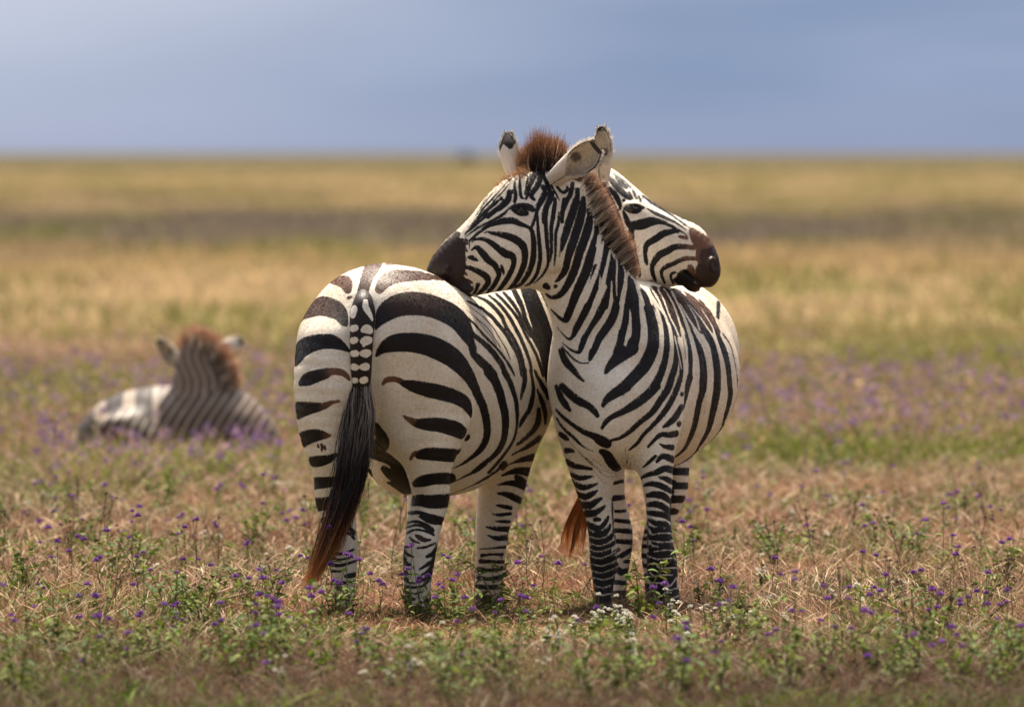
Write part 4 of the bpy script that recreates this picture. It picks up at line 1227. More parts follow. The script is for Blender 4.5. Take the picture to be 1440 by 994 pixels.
mane(Z2, [at(738, 246, .56), at(752, 239, .53), at(770, 234, .52), at(790, 236, .52), at(806, 244, .52)], 9000, (.012, .030, .008), .13,
     _lean_top, 0, root_dark=(.03, .018, .015), tip=(.27, .115, .05), wid=.0017, len_fn=lambda t: .90 * (.075 + .085 * np.sin(np.clip(t * 1.3, 0, 1) * math.pi) ** .9) * (1 + .16 * np.sin(23 * t) + .12 * np.sin(57 * t + 1)), jitter=.22)
mane(Z2, [at(806, 252, .52), at(824, 281, .50), at(836, 303, .50), at(848, 330, .51), at(864, 353, .525), at(880, 380, .55), at(888, 392, .60)], 7500, (.006, .022, .006), .10,
     lambda t: np.stack([.75 + .0 * t, -.10 + 0 * t, .62 + .0 * t], 1), .041, tip=(.24, .095, .055), len_fn=lambda t: .105 - .055 * np.clip((t - .72) / .28, 0, 1), jitter=.16)
# forelock fringe over the brow
mane(Z2, [at(742, 240, .40), at(728, 246, .40), at(712, 252, .42), at(698, 262, .43)], 500, (.008, .03, .004), .05,
     lambda t: np.stack([-.55 + 0 * t, -.1 + 0 * t, .5 + 0 * t], 1), 0, root_dark=(.2, .1, .05), tip=(.42, .20, .08), len_fn=lambda t: .045 - .02 * t, jitter=.3, wid=.0018)
mane(Z1, [at(846, 246, 1.12), at(832, 252, 1.16), at(812, 264, 1.19), at(775, 302, 1.22), at(735, 368, 1.17), at(726, 398, 1.1)], 6000, (.008, .022, .006), .11,
     lambda t: np.stack([-.45 - .3 * t, 0 * t, .85 - .2 * t], 1), .045, tip=(.30, .115, .06), jitter=.2, len_fn=lambda t: .125 - .06 * t)


# ---- tails
def dock(parent, coat, rows, body_off=-.015):
    C, R = [], []
    for (px, py, rpx) in rows:
        loc = coat.bvh.ray_cast(Vector(CAM), Vector(ray(px, py)).normalized())[0]
        Y = loc.y if loc is not None else C[-1][1]
        C.append(at(px, py, Y + (.03 if not C else body_off))); R.append(rpx * mpp(Y))
    C = catmull(np.array(C), 14); R = catmull(np.array(R)[:, None], 14)[:, 0]
    k = 28
    V = []
    T = np.gradient(C, axis=0); T /= np.linalg.norm(T, axis=1, keepdims=True)
    for i in range(len(C)):
        sx = np.cross(T[i], [0, 1, 0]); sx /= np.linalg.norm(sx); sy = np.cross(sx, T[i])
        for j in range(k):
            a = 2 * math.pi * j / k
            V.append(C[i] + R[i] * (math.cos(a) * sx + .8 * math.sin(a) * sy))
    g = np.arange(len(C) * k).reshape(len(C), k)
    Q = np.stack([g[:-1], np.roll(g, -1, 1)[:-1], np.roll(g, -1, 1)[1:], g[1:]], -1).reshape(-1, 4)
    V = np.array(V)
    # dense enough for the spots
    return V, Q, C


rows = [(511, 410, 7), (511, 424, 14), (510, 442, 18), (509, 465, 17), (508, 500, 15.5), (508, 530, 14), (507, 555, 10), (506, 575, 5)]
Vd, Qd, Cd = dock(Z1, coatA, rows)
# refine by splitting each quad in 3 x 3
def refine(V, Q, n=3):
    t = np.linspace(0, 1, n + 1)
    out, faces = [], []
    for q in Q:
        a, b, c_, d = V[q]
        base = len(out)
        for i in t:
            for j in t:
                out.append((a * (1 - j) + b * j) * (1 - i) + (d * (1 - j) + c_ * j) * i)
        for i in range(n):
            for j in range(n):
                o_ = base + i * (n + 1) + j
                faces.append([o_, o_ + 1, o_ + n + 2, o_ + n + 1])
    return np.array(out), np.array(faces)


Vd, Qd = refine(Vd, Qd, 2)
ct = Coat(Vd, Qd, np.zeros(len(Vd), int), {0: {0}})
ct.f[:] = .02
ct.tone[:] = .05
ct.many(V1, [[(480, 470, 40), (490, 425, 48), (495, 405, 20)], [(570, 370, 36), (572, 410, 46), (600, 460, 34), (618, 500, 16)],
             [(480, 560, 50), (500, 555, 46)], [(555, 570, 40), (580, 562, 64), (600, 575, 50)],
             [(482, 645, 50), (498, 640, 44)], [(552, 650, 44), (575, 645, 66), (596, 640, 50)], [(558, 680, 24)],
             [(482, 735, 46), (500, 735, 50)], [(552, 735, 46), (572, 735, 62), (590, 730, 46)],
             [(486, 830, 50), (502, 832, 46)], [(550, 830, 46), (572, 828, 58)],
             [(488, 925, 44), (500, 925, 40)], [(550, 925, 50), (566, 920, 50)]], erase=True, extend=0)
tail = mesh_from('tail', Vd, [Qd], SKIN, Z1, True, {'stripe': ('FLOAT', np.clip(ct.f, -.03, .03)), 'tone': ('FLOAT', ct.tone)})

n, k = 1500, 18
yl = [520, 545, 580, 620, 680, 730, 775, 826]
xl = [499, 494, 488, 482, 472, 456, 441, 423]
xr = [517, 520, 524, 522, 511, 495, 476, 441]
a = np.clip(rng.beta(1.5, 1.5, n), 0, 1)
y0 = rng.uniform(515, 578, n)
y1 = np.clip(700 + rng.beta(2.2, 1.2, n) * 130 - 90 * (rng.random(n) < .18), 610, 826)
P = np.zeros((n, k, 3)); Cc = np.zeros((n, k, 3))
pale = rng.random(n)
wob = rng.normal(0, 1, (n, 2))
fly = np.where(rng.random(n) < .12, rng.normal(0, .35, n), 0)
Yd = Cd[-1][1]
for i in range(k):
    t = i / (k - 1)
    y = y0 + (y1 - y0) * t
    x0, x1 = np.interp(y, yl, xl), np.interp(y, yl, xr)
    x = x0 + (x1 - x0) * np.clip(a + .10 * wob[:, 0] * np.sin(3.5 * t + 2 * wob[:, 1]) + .05 * np.sin(11 * t + 5 * wob[:, 0]) + fly * t * t, -.45, 1.4)
    Yy = Yd - .015 - .05 * math.sin(t * 3) + .03 * wob[:, 1] * t - .02 * (a * (1 - a) * 4)
    for d in range(n):
        P[d, i] = at(x[d], y[d], Yy[d])
    g = np.clip((665 - y) / 120, 0, 1)[:, None] * (pale > .32)[:, None]
    col = np.array([.018, .013, .013]) * (1 - g) + np.array([.42, .36, .31]) * g * .85
    warm = np.clip((y - 735 + 30 * wob[:, 0]) / 60, 0, 1)[:, None]
    br = ((pale > .8) & (pale < .95))[:, None] * .8
    col = col * (1 - .5 * br) + np.array([.07, .035, .025]) * br
    Cc[:, i] = col * (1 - warm) + np.array([.42, .15, .04]) * warm
th = ribbons('tail_hair', P, rng.uniform(.0016, .004, n), Cc, HAIR, Z1)
th.parent = tail
tail.location = (0, 0, 0)

# tail of the zebra facing us: only its tawny tip shows past the foreleg
n, k = 420, 10
P = np.zeros((n, k, 3)); Cc = np.zeros((n, k, 3))
y0 = rng.uniform(600, 660, n); y1 = rng.uniform(735, 788, n); a = rng.random(n)
for i in range(k):
    t = i / (k - 1)
    y = y0 + (y1 - y0) * t
    x = np.interp(y, [600, 660, 700, 740, 790], [846, 836, 822, 805, 796]) + (a - .35) * np.interp(y, [600, 700, 790], [16, 26, 30]) + 3 * np.sin(5 * t + 9 * a)
    for d in range(n):
        P[d, i] = at(x[d], y[d], 2.12 + .03 * a[d])
    Cc[:, i] = np.array([.05, .025, .018]) * (1 - np.clip(t * 1.8, 0, 1)) + np.array([.40, .15, .045]) * np.clip(t * 1.8, 0, 1) * rng.uniform(.7, 1.2, (n, 1))
C2 = catmull(np.array([at(930, 440, 2.22), at(905, 470, 2.30), at(880, 530, 2.26), at(860, 600, 2.18), at(848, 640, 2.14)]), 8)
R2 = np.linspace(.045, .018, len(C2))
V = []
for i in range(len(C2)):
    for j in range(16):
        b = 2 * math.pi * j / 16
        V.append(C2[i] + R2[i] * np.array([math.cos(b), math.sin(b) * .9, math.sin(b) * .3]))
g = np.arange(len(C2) * 16).reshape(-1, 16)
Q = np.stack([g[:-1], np.roll(g, -1, 1)[:-1], np.roll(g, -1, 1)[1:], g[1:]], -1).reshape(-1, 4)
s = np.repeat(np.sin(np.arange(len(C2)) * 1.3) * .01, 16)
tb = mesh_from('tail', V, [Q], SKIN, Z2, True, {'stripe': ('FLOAT', s), 'tone': ('FLOAT', np.zeros(len(s)))})
hb = ribbons('tail_hair', P, rng.uniform(.003, .006, n), Cc, HAIR, Z2)
hb.parent = tb
# ------------------------------------------------------------------ the zebra lying in the tall flowers behind
YC = 22.0
def sp(px, py, Y, rx, ry, rz):
    return (at(px, py, YC + Y), np.array([0, ry, 0]), np.array([0, 0, rz]))
C_body = sweep([sp(132, 634, .25, .1, .22, .18), sp(165, 618, .22, .1, .28, .25), sp(215, 610, .15, .1, .31, .28), sp(270, 610, .05, .1, .31, .28), sp(318, 604, -.02, .1, .27, .26), sp(356, 622, -.05, .1, .20, .20)], 0.2)
C_head = sweep([(at(283, 488, YC + .05), np.array([.11, 0, 0]), np.array([0, 0, .12])), (at(290, 496, YC + .22), np.array([.10, 0, 0]), np.array([0, 0, .13])),
                (at(300, 515, YC + .45), np.array([.07, 0, 0]), np.array([0, 0, .09])), (at(306, 530, YC + .60), np.array([.055, 0, 0]), np.array([0, 0, .06]))])
C_neck = sweep([(at(285, 590, YC - .05), np.array([.17, 0, 0]), np.array([0, .16, 0])), (at(284, 545, YC - .02), np.array([.172, 0, 0]), np.array([0, .14, 0])),
                (at(281, 518, YC), np.array([.150, 0, 0]), np.array([0, .12, 0])), (at(276, 494, YC + .02), np.array([.095, 0, 0]), np.array([0, .10, 0]))])
C_leg1 = sweep([(at(330, 600, YC - .18), np.array([.1, 0, 0]), np.array([0, .09, 0])), (at(352, 625, YC - .25), np.array([.06, 0, 0]), np.array([0, .06, 0])), (at(330, 650, YC - .3), np.array([.045, 0, 0]), np.array([0, .045, 0]))])
C_leg2 = sweep([(at(175, 600, YC - .1), np.array([.16, 0, 0]), np.array([0, .10, 0])), (at(225, 628, YC - .2), np.array([.08, 0, 0]), np.array([0, .07, 0])), (at(262, 655, YC - .2), np.array([.045, 0, 0]), np.array([0, .05, 0]))])
VC, QC, LC = body_mesh([C_body, C_head, C_neck, C_leg1, C_leg2], [.01, .08, .045, .1, .1], (), vox=.012)
Z3 = empty('zebra', at(250, 640, YC) * [1, 1, 0], 'zebra lying half hidden among purple flowers with its brown mane turned to us', 'zebra')
x = VC[:, 0]; z = VC[:, 2]; y = VC[:, 1]
ph_b = (x - .25 * z + .05 * np.sin(9 * z)) / .062
ph_n = (x + .018 * np.sin(22 * z) + .12 * z) / .050
ph = np.where((LC == 1) | (LC == 2), np.sin(2 * math.pi * ph_n) * .012 + .002, np.sin(2 * math.pi * ph_b) * .010 + .0045)
x0, x1 = at(150, 570, YC)[0], at(222, 570, YC)[0]
wb = np.sin(2 * math.pi * (x - x0) / (at(192, 0, YC)[0] - at(150, 0, YC)[0])) * .03 + .010
ph = np.where((LC == 0) & (x < x1), wb, ph)
mesh_from('body', VC, [QC], skin_mat('darker_zebra_coat', (.30, .245, .19), (.025, .018, .015), (.14, .08, .055)), Z3, True, {'stripe': ('FLOAT', ph), 'tone': ('FLOAT', np.where((LC == 1) | (LC == 2), .75, np.where(x < x1, .08, .4)))})  # pale hair much darker than on the two standing zebras
mane(Z3, [at(258, 494, YC + .02), at(270, 480, YC), at(286, 486, YC - .02), at(304, 506, YC - .05), at(318, 530, YC - .06), at(323, 556, YC - .06)], 5000, (.016, .03, .012), .10,
     lambda t: np.stack([-.25 + 1.0 * t, 0 * t, 1.0 - .75 * t], 1), .05, root_dark=(.04, .025, .02), tip=(.34, .12, .045), wid=.005, len_fn=lambda t: .07 + .05 * np.sin(np.clip(t * 1.1, 0, 1) * 3.1) , tpow=1.6)
ear(Z3, [at(250, 512, YC), at(243, 503, YC), at(232, 490, YC), at(221, 478, YC)], [.04, .055, .05, .016], (-.6, -.75, -.2), black_tip=.7)
ear(Z3, [at(306, 496, YC + .1), at(318, 490, YC + .1), at(330, 485, YC + .1), at(341, 478, YC + .1)], [.036, .05, .045, .014], (.2, .95, .1), black_tip=.85)
# ------------------------------------------------------------------ the plain
gm, gt = new_mat('plain_soil_and_grass')
N = gt.nodes.new; L = gt.links.new
go = N('ShaderNodeOutputMaterial'); gp = N('ShaderNodeBsdfDiffuse')        # no gloss: seen this flat, any sheen would turn the far plain white
tc = N('ShaderNodeTexCoord'); sx = N('ShaderNodeSeparateXYZ'); L(tc.outputs['Object'], sx.inputs[0])
wn = N('ShaderNodeTexNoise'); wn.inputs['Scale'].default_value = .045; wn.inputs['Detail'].default_value = 5; wn.inputs['Roughness'].default_value = .6
ma = N('ShaderNodeMapping'); ma.inputs['Scale'].default_value = (3.2, .42, 1); L(tc.outputs['Object'], ma.inputs['Vector'])   # noise stretched along the view direction so patches look compact to the camera
L(ma.outputs[0], wn.inputs['Vector'])
wn2 = N('ShaderNodeTexNoise'); wn2.inputs['Scale'].default_value = .012; wn2.inputs['Detail'].default_value = 4
L(ma.outputs[0], wn2.inputs['Vector'])
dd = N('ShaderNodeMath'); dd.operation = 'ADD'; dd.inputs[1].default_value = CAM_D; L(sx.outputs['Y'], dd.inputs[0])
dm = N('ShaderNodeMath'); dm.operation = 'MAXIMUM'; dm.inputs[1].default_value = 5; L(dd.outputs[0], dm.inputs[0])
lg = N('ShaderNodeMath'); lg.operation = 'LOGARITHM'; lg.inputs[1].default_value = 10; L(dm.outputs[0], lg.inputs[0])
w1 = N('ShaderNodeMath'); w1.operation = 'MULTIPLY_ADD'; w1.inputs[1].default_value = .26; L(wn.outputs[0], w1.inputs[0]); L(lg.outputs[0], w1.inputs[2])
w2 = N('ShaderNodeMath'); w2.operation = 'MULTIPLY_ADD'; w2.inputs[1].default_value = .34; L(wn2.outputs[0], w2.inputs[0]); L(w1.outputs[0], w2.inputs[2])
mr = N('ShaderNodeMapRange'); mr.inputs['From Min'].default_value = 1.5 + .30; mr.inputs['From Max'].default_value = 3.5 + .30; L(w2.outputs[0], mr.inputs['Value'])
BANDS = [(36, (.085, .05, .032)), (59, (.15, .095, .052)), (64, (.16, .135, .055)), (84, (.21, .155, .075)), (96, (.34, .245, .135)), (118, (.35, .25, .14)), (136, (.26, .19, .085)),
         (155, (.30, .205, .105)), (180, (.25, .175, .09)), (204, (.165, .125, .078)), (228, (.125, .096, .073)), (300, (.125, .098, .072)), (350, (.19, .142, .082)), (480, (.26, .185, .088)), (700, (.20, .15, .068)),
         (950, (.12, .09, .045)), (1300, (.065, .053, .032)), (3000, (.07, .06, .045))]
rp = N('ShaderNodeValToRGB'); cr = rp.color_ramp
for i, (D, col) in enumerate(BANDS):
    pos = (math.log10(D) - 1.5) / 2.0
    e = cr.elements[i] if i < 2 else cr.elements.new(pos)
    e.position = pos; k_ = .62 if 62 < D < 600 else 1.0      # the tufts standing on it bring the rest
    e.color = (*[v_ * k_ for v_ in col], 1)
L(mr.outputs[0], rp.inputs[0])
fn = N('ShaderNodeTexNoise'); fn.inputs['Scale'].default_value = .9; fn.inputs['Detail'].default_value = 8; fn.inputs['Roughness'].default_value = .7
L(tc.outputs['Object'], fn.inputs['Vector'])
fr = N('ShaderNodeMapRange'); fr.inputs['From Min'].default_value = .3; fr.inputs['From Max'].default_value = .7; fr.inputs['To Min'].default_value = .62; fr.inputs['To Max'].default_value = 1.35
L(fn.outputs[0], fr.inputs['Value'])
gn = N('ShaderNodeTexNoise'); gn.inputs['Scale'].default_value = .16; gn.inputs['Detail'].default_value = 6; gn.inputs['Roughness'].default_value = .65
mpg = N('ShaderNodeMapping'); mpg.inputs['Location'].default_value = (31, 17, 0); L(tc.outputs['Object'], mpg.inputs['Vector']); L(mpg.outputs[0], gn.inputs['Vector'])
gr = N('ShaderNodeMapRange'); gr.inputs['From Min'].default_value = .5; gr.inputs['From Max'].default_value = .68; gr.inputs['To Max'].default_value = .75
L(gn.outputs[0], gr.inputs['Value'])
gx = N('ShaderNodeMix'); gx.data_type = 'RGBA'; L(gr.outputs[0], gx.inputs['Factor']); L(rp.outputs[0], gx.inputs['A']); gx.inputs['B'].default_value = (.17, .17, .06, 1)
ml = N('ShaderNodeMix'); ml.data_type = 'RGBA'; ml.blend_type = 'MULTIPLY'; ml.inputs['Factor'].default_value = 1
pn = N('ShaderNodeTexNoise'); pn.inputs['Scale'].default_value = .035; pn.inputs['Detail'].default_value = 5; pn.inputs['Roughness'].default_value = .62
L(mpg.outputs[0], pn.inputs['Vector'])
pr = N('ShaderNodeMapRange'); pr.inputs['From Min'].default_value = .32; pr.inputs['From Max'].default_value = .68; pr.inputs['To Min'].default_value = .72; pr.inputs['To Max'].default_value = 1.25
L(pn.outputs[0], pr.inputs['Value'])
pm = N('ShaderNodeMath'); pm.operation = 'MULTIPLY'; L(fr.outputs[0], pm.inputs[0]); L(pr.outputs[0], pm.inputs[1])
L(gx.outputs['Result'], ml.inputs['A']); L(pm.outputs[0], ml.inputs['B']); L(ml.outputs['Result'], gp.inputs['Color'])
bb = N('ShaderNodeBump'); bb.inputs['Strength'].default_value = .8; bb.inputs['Distance'].default_value = .08; L(fn.outputs[0], bb.inputs['Height']); L(bb.outputs[0], gp.inputs['Normal'])
L(gp.outputs[0], go.inputs[0])


class Noise2:
    def __init__(self, seed, n=256):
        self.g = np.random.default_rng(seed).random((n, n)); self.n = n

    def at(self, x, y):
        xi = np.floor(x).astype(int); yi = np.floor(y).astype(int)
        fx = x - xi; fy = y - yi
        fx = fx * fx * (3 - 2 * fx); fy = fy * fy * (3 - 2 * fy)
        g = self.g; n = self.n
        a = g[xi % n, yi % n]; b = g[(xi + 1) % n, yi % n]; c_ = g[xi % n, (yi + 1) % n]; d = g[(xi + 1) % n, (yi + 1) % n]
        return (a * (1 - fx) + b * fx) * (1 - fy) + (c_ * (1 - fx) + d * fx) * fy

    def fbm(self, x, y, s, o=3):
        v, a, t = 0, .5, 0
        for i in range(o):
            v = v + a * self.at(x * s + 13.7 * i, y * s + 7.1 * i); t += a; a *= .5; s *= 2.1
        return v / t


NZ1, NZ2, NZ3 = Noise2(1), Noise2(2), Noise2(3)


def lift(x, y):
    """low swells of the ground, a few centimetres, gone under the animals' feet"""
    D = y + CAM_D
    k = np.clip((D - 64) / 60, 0, 1) + .0
    return (NZ1.fbm(x, y, .05, 2) - .5) * .5 * k * np.clip(1 - (D - 300) / 300, 0, 1)


rows_ = np.concatenate([np.linspace(-70, 10, 20), np.linspace(12, 120, 55), np.geomspace(130, 9000, 60)])
cols_ = np.concatenate([-np.geomspace(6000, 14, 30), np.linspace(-12, 12, 25), np.geomspace(14, 6000, 30)])
gx_, gy_ = np.meshgrid(cols_, rows_)
GV = np.stack([gx_.ravel(), gy_.ravel(), lift(gx_.ravel(), gy_.ravel())], 1)
ii = np.arange(len(rows_) * len(cols_)).reshape(len(rows_), len(cols_))
GQ = np.stack([ii[:-1, :-1], ii[:-1, 1:], ii[1:, 1:], ii[1:, :-1]], -1).reshape(-1, 4)
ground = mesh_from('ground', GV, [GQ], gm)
ground['kind'] = 'structure'

GRASS = leaf_mat('grass_blades', .28, .75, .12)


def scatter(n, D0, D1, pw=1.0, margin=.12):
    """points in the wedge the lens can see, evenly spread over the ground"""
    u = rng.random(n)
    D = (D0 ** (2 * pw) + u * (D1 ** (2 * pw) - D0 ** (2 * pw))) ** (1 / (2 * pw))
    hw = D * 720 / FPX * (1 + margin * np.clip(D / 60, 1, 2.2)) + 1.0
    x = rng.uniform(-1, 1, n) * hw
    return x, D - CAM_D


def px_of(x, y):
    return 720 + FPX * x / (y + CAM_D)


def pick(cols, n, var=.18):
    cols = np.array(cols)
    c_ = cols[rng.integers(0, len(cols), n)]
    return c_ * rng.uniform(1 - var, 1 + var, (n, 1)) * rng.uniform(.95, 1.05, (n, 3))


def blades_arrays(x, y, h, w, lean, col_root, col_tip, bend=.5, seg=3, z0=None, head=None):
    n = len(x); k = seg + 1
    t = np.linspace(0, 1, k)
    az = rng.uniform(0, 2 * math.pi, n)
    le = np.abs(lean)
    dirx, diry = np.cos(az), np.sin(az)
    hor = h[:, None] * (np.sin(le)[:, None] * t + bend * (rng.random(n)[:, None]) * t ** 2 * .8)
    ver = h[:, None] * (np.cos(le)[:, None] * t * (1 - .35 * bend * t))
    zb = lift(x, y) if z0 is None else z0
    P = np.stack([x[:, None] + dirx[:, None] * hor, y[:, None] + diry[:, None] * hor, zb[:, None] + ver], 2)
    a2 = rng.uniform(0, math.pi, n)
    s = np.stack([np.cos(a2), np.sin(a2), rng.normal(0, .25, n)], 1)
    prof = (1 - t ** 2 * .85) if head is None else np.interp(t, *head)
    ww = w[:, None] * prof[None] * .5
    V = np.stack([P - s[:, None] * ww[:, :, None], P + s[:, None] * ww[:, :, None]], 2).reshape(-1, 3)
    i = (np.arange(n)[:, None] * (2 * k) + 2 * np.arange(seg)[None]).reshape(-1)
    F = np.stack([i, i + 1, i + 3, i + 2], 1)
    C = col_root[:, None] * (1 - t)[None, :, None] + col_tip[:, None] * t[None, :, None]
    return V, F, np.repeat(C, 2, axis=1).reshape(-1, 3)


def merge(name, parts, mat, kind='stuff'):
    V = np.concatenate([p[0] for p in parts]); C = np.concatenate([p[2] for p in parts])
    F = []; b = 0
    for p in parts:
        F.append(p[1] + b); b += len(p[0])
    o = mesh_from(name, V, [np.concatenate(F)], mat, None, False, {'Col': ('FLOAT_COLOR', C)})
    if kind: o['kind'] = kind
    return o


STRAW = [(.48, .255, .118), (.38, .175, .09), (.38, .165, .105), (.54, .335, .175), (.25, .105, .065), (.62, .44, .27), (.19, .08, .05), (.46, .23, .15)]
GREEN = [(.07, .12, .012), (.11, .155, .018), (.045, .075, .010), (.16, .19, .035), (.10, .105, .025)]
Q_ = 1.0
# short dry straw round and in front of the animals, in uneven tussocks
n = int(720000 * Q_)
x, y = scatter(n, 35.5, 63, .8)
dens = NZ2.fbm(x, y, 1.3, 3)
keep = rng.random(n) < np.clip((dens - .28) * 2.6, .04, 1)
x, y = x[keep], y[keep]; n = len(x)
tone_ = NZ3.fbm(x, y, .8, 3)[:, None]
rust = np.clip((NZ1.fbm(x, y, .45, 3) - .40) * 3.5, 0, 1)[:, None]
cs = .93 * pick(STRAW, n, .3) * (.10 + 1.42 * tone_) * (1 - rust * np.array([.16, .40, .48])) * np.clip(.26 + (y + CAM_D - 38) / 8.5, .26, 1)[:, None]  # darker towards the camera: lens vignetting painted into the straw colour
h = rng.gamma(2.6, .030, n) * (.35 + 1.25 * NZ1.fbm(x, y, 1.1, 2)); h = np.clip(h, .02, .26)


def shortened(x, y):
    """1 where the animals' hooves have pressed the grass down"""
    px = px_of(x, y)
    return np.clip(1.3 - np.abs(px - 705) / 290, 0, 1) * np.clip((y + 4.4) / 1.6, 0, 1) * np.clip((2.2 - y) / .8, 0, 1)


h = h * (1 - .72 * shortened(x, y))  # blades cut in height where they would cover the hooves
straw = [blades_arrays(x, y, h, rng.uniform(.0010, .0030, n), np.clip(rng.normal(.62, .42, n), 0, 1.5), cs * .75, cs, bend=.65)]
# flattened litter
n = int(62000 * Q_)
x, y = scatter(n, 35.5, 63, .8)
cs = pick(STRAW, n, .35) * (.3 + 1.0 * NZ3.fbm(x, y, .8, 3)[:, None]) * np.clip(.26 + (y + CAM_D - 38) / 8.5, .26, 1)[:, None]  # litter colour carries the same painted vignette close to the lens
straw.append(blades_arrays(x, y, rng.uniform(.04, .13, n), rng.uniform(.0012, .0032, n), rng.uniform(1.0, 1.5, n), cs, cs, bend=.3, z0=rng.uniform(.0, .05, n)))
# seed heads
n = int(36000 * Q_)
x, y = scatter(n, 36, 66, .9)
cs = pick([(.60, .45, .28), (.50, .34, .21), (.54, .41, .29)], n) * np.clip(.3 + (y + CAM_D - 38) / 8.5, .3, 1)[:, None]  # nearest seed heads dimmed in colour too, for the vignette
straw.append(blades_arrays(x, y, rng.uniform(.07, .24, n) * (1 - .75 * shortened(x, y)), rng.uniform(.003, .0065, n), np.clip(rng.normal(.45, .3, n), 0, 1.2), cs * .7, cs, bend=.9, seg=5, head=([0, .55, .7, .85, 1], [.2, .2, 1, .9, .1])))
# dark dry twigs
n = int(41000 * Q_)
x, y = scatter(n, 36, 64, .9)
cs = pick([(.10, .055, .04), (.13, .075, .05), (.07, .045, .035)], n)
straw.append(blades_arrays(x, y, rng.uniform(.06, .26, n) * (1 - .7 * shortened(x, y)), rng.uniform(.002, .004, n), np.clip(rng.normal(.5, .4, n), 0, 1.4), cs, cs, bend=.7))
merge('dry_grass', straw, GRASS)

# small green herbs among the straw, thickest in front and along the left
n = int(205000 * Q_)
x, y = scatter(n, 35.5, 64, .85)
g = NZ1.fbm(x * 1.6, y * .8, .8, 3)
px_ = px_of(x, y); D = y + CAM_D
near = np.clip((42.5 - D) / 3.0, 0, 1)
keep = rng.random(n) < np.clip((g - .47) * 7 + near * .22 + .25 * np.clip((300 - px_) / 300, 0, 1) + .3 * np.clip((D - 56) / 6, 0, 1), .03, 1)
x, y = x[keep], y[keep]; n = len(x)
cg = pick(GREEN, n, .35)
herb = [blades_arrays(x, y, rng.gamma(4, .019, n) * (.6 + .8 * NZ2.fbm(x, y, 1.0, 2)) * (1 - .8 * shortened(x, y)), rng.uniform(.006, .017, n), rng.uniform(.1, 1.3, n), cg * .7, cg, bend=.9, head=([0, .4, .75, 1], [.2, 1, .8, .1]))]
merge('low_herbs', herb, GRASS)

# the belt of tall herbs and flowers behind the animals
n = int(450000 * Q_)
x, y = scatter(n, 55, 102, 1.0)
D = y + CAM_D
g = NZ2.fbm(x, y, .5, 3)
px_ = px_of(x, y)
edge = 62.5 + 5 * (NZ1.fbm(x, np.zeros_like(x), .6, 2) - .5) - 2.5 * np.clip((420 - px_) / 300, 0, 1)
keep = rng.random(n) < np.clip(.2 + 2.2 * (g - .34), .04, 1) * np.clip((D - edge) / 4, .035, 1) * np.clip((103 - D) / 22, 0, 1)
x, y = x[keep], y[keep]; n = len(x); D = y + CAM_D
gg = NZ1.fbm(x, y, .55, 3)
isg = rng.random(n) < np.clip((gg - .44) * 4 + .22 + (.12 + .33 * np.clip((600 - px_of(x, y)) / 300, 0, 1)) * np.clip((70 - D) / 8, 0, 1), .03, .95)
ct_ = np.where(isg[:, None], pick([(.13, .16, .022), (.17, .18, .035), (.085, .105, .018), (.24, .21, .06)], n, .35), pick([(.31, .19, .10), (.22, .125, .09), (.42, .28, .15), (.22, .125, .115), (.27, .15, .145)], n, .3))
hh = rng.gamma(3.5, .062, n) * (.35 + 1.2 * NZ3.fbm(x, y, .6, 2)) * np.clip(.45 + (D - 60) / 10, .35, 1); hh = np.clip(hh, .04, .62) * np.where((px_of(x, y) > 100) & (px_of(x, y) < 385) & (y < 21.6), .6, 1)
wide = rng.random(n) < .35
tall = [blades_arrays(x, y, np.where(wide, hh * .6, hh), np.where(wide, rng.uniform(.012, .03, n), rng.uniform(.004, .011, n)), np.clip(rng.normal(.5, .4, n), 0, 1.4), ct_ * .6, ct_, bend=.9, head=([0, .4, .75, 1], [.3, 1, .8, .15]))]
# a thicker stand in front of the zebra that lies there
n3 = 9000
x3 = (rng.uniform(70, 420, n3) - 720) / FPX * 66; y3 = rng.uniform(15.0, 21.3, n3)
k3 = rng.random(n3) < np.clip((NZ2.fbm(x3, y3, .9, 2) - .25) * 2, 0.05, 1)
x3, y3 = x3[k3], y3[k3]; n3 = len(x3)
c3_ = np.where(rng.random((n3, 1)) < .55, pick([(.18, .21, .03), (.23, .24, .05), (.13, .15, .03)], n3, .35), pick([(.38, .25, .15), (.30, .19, .14), (.34, .20, .18)], n3, .3))
tall.append(blades_arrays(x3, y3, rng.gamma(6, .031, n3), rng.uniform(.005, .016, n3), np.clip(rng.normal(.35, .3, n3), 0, 1.3), c3_ * .6, c3_, bend=.8, head=([0, .4, .75, 1], [.3, 1, .8, .15])))
# leaves and florets held up on the stems
n2 = int(90000 * Q_)
j = rng.integers(0, n, n2)
xx = x[j] + rng.normal(0, .03, n2); yy = y[j] + rng.normal(0, .03, n2)
zz = lift(xx, yy) + hh[j] * rng.uniform(.35, 1.0, n2)
cl = ct_[j] * rng.uniform(.7, 1.25, (n2, 1))
tall.append(blades_arrays(xx, yy, rng.uniform(.02, .05, n2), rng.uniform(.01, .024, n2), rng.uniform(.2, 1.5, n2), cl, cl, bend=.5, seg=2, z0=zz, head=([0, .5, 1], [.4, 1, .2])))
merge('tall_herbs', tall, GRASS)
n = int(2700 * Q_)
fx, fy = scatter(n, 60, 93, .8)
keep = rng.random(n) < np.clip((NZ3.fbm(fx, fy, .45, 3) - .45) * 6, .07, 1)
fx, fy = fx[keep], fy[keep]; n = len(fx)
nx_ = 80                                                     # more of them round the zebra that lies there
fx = np.concatenate([fx, (rng.uniform(90, 400, nx_) - 720) / FPX * 66]); fy = np.concatenate([fy, rng.uniform(15.5, 21.2, nx_)]); n = len(fx)
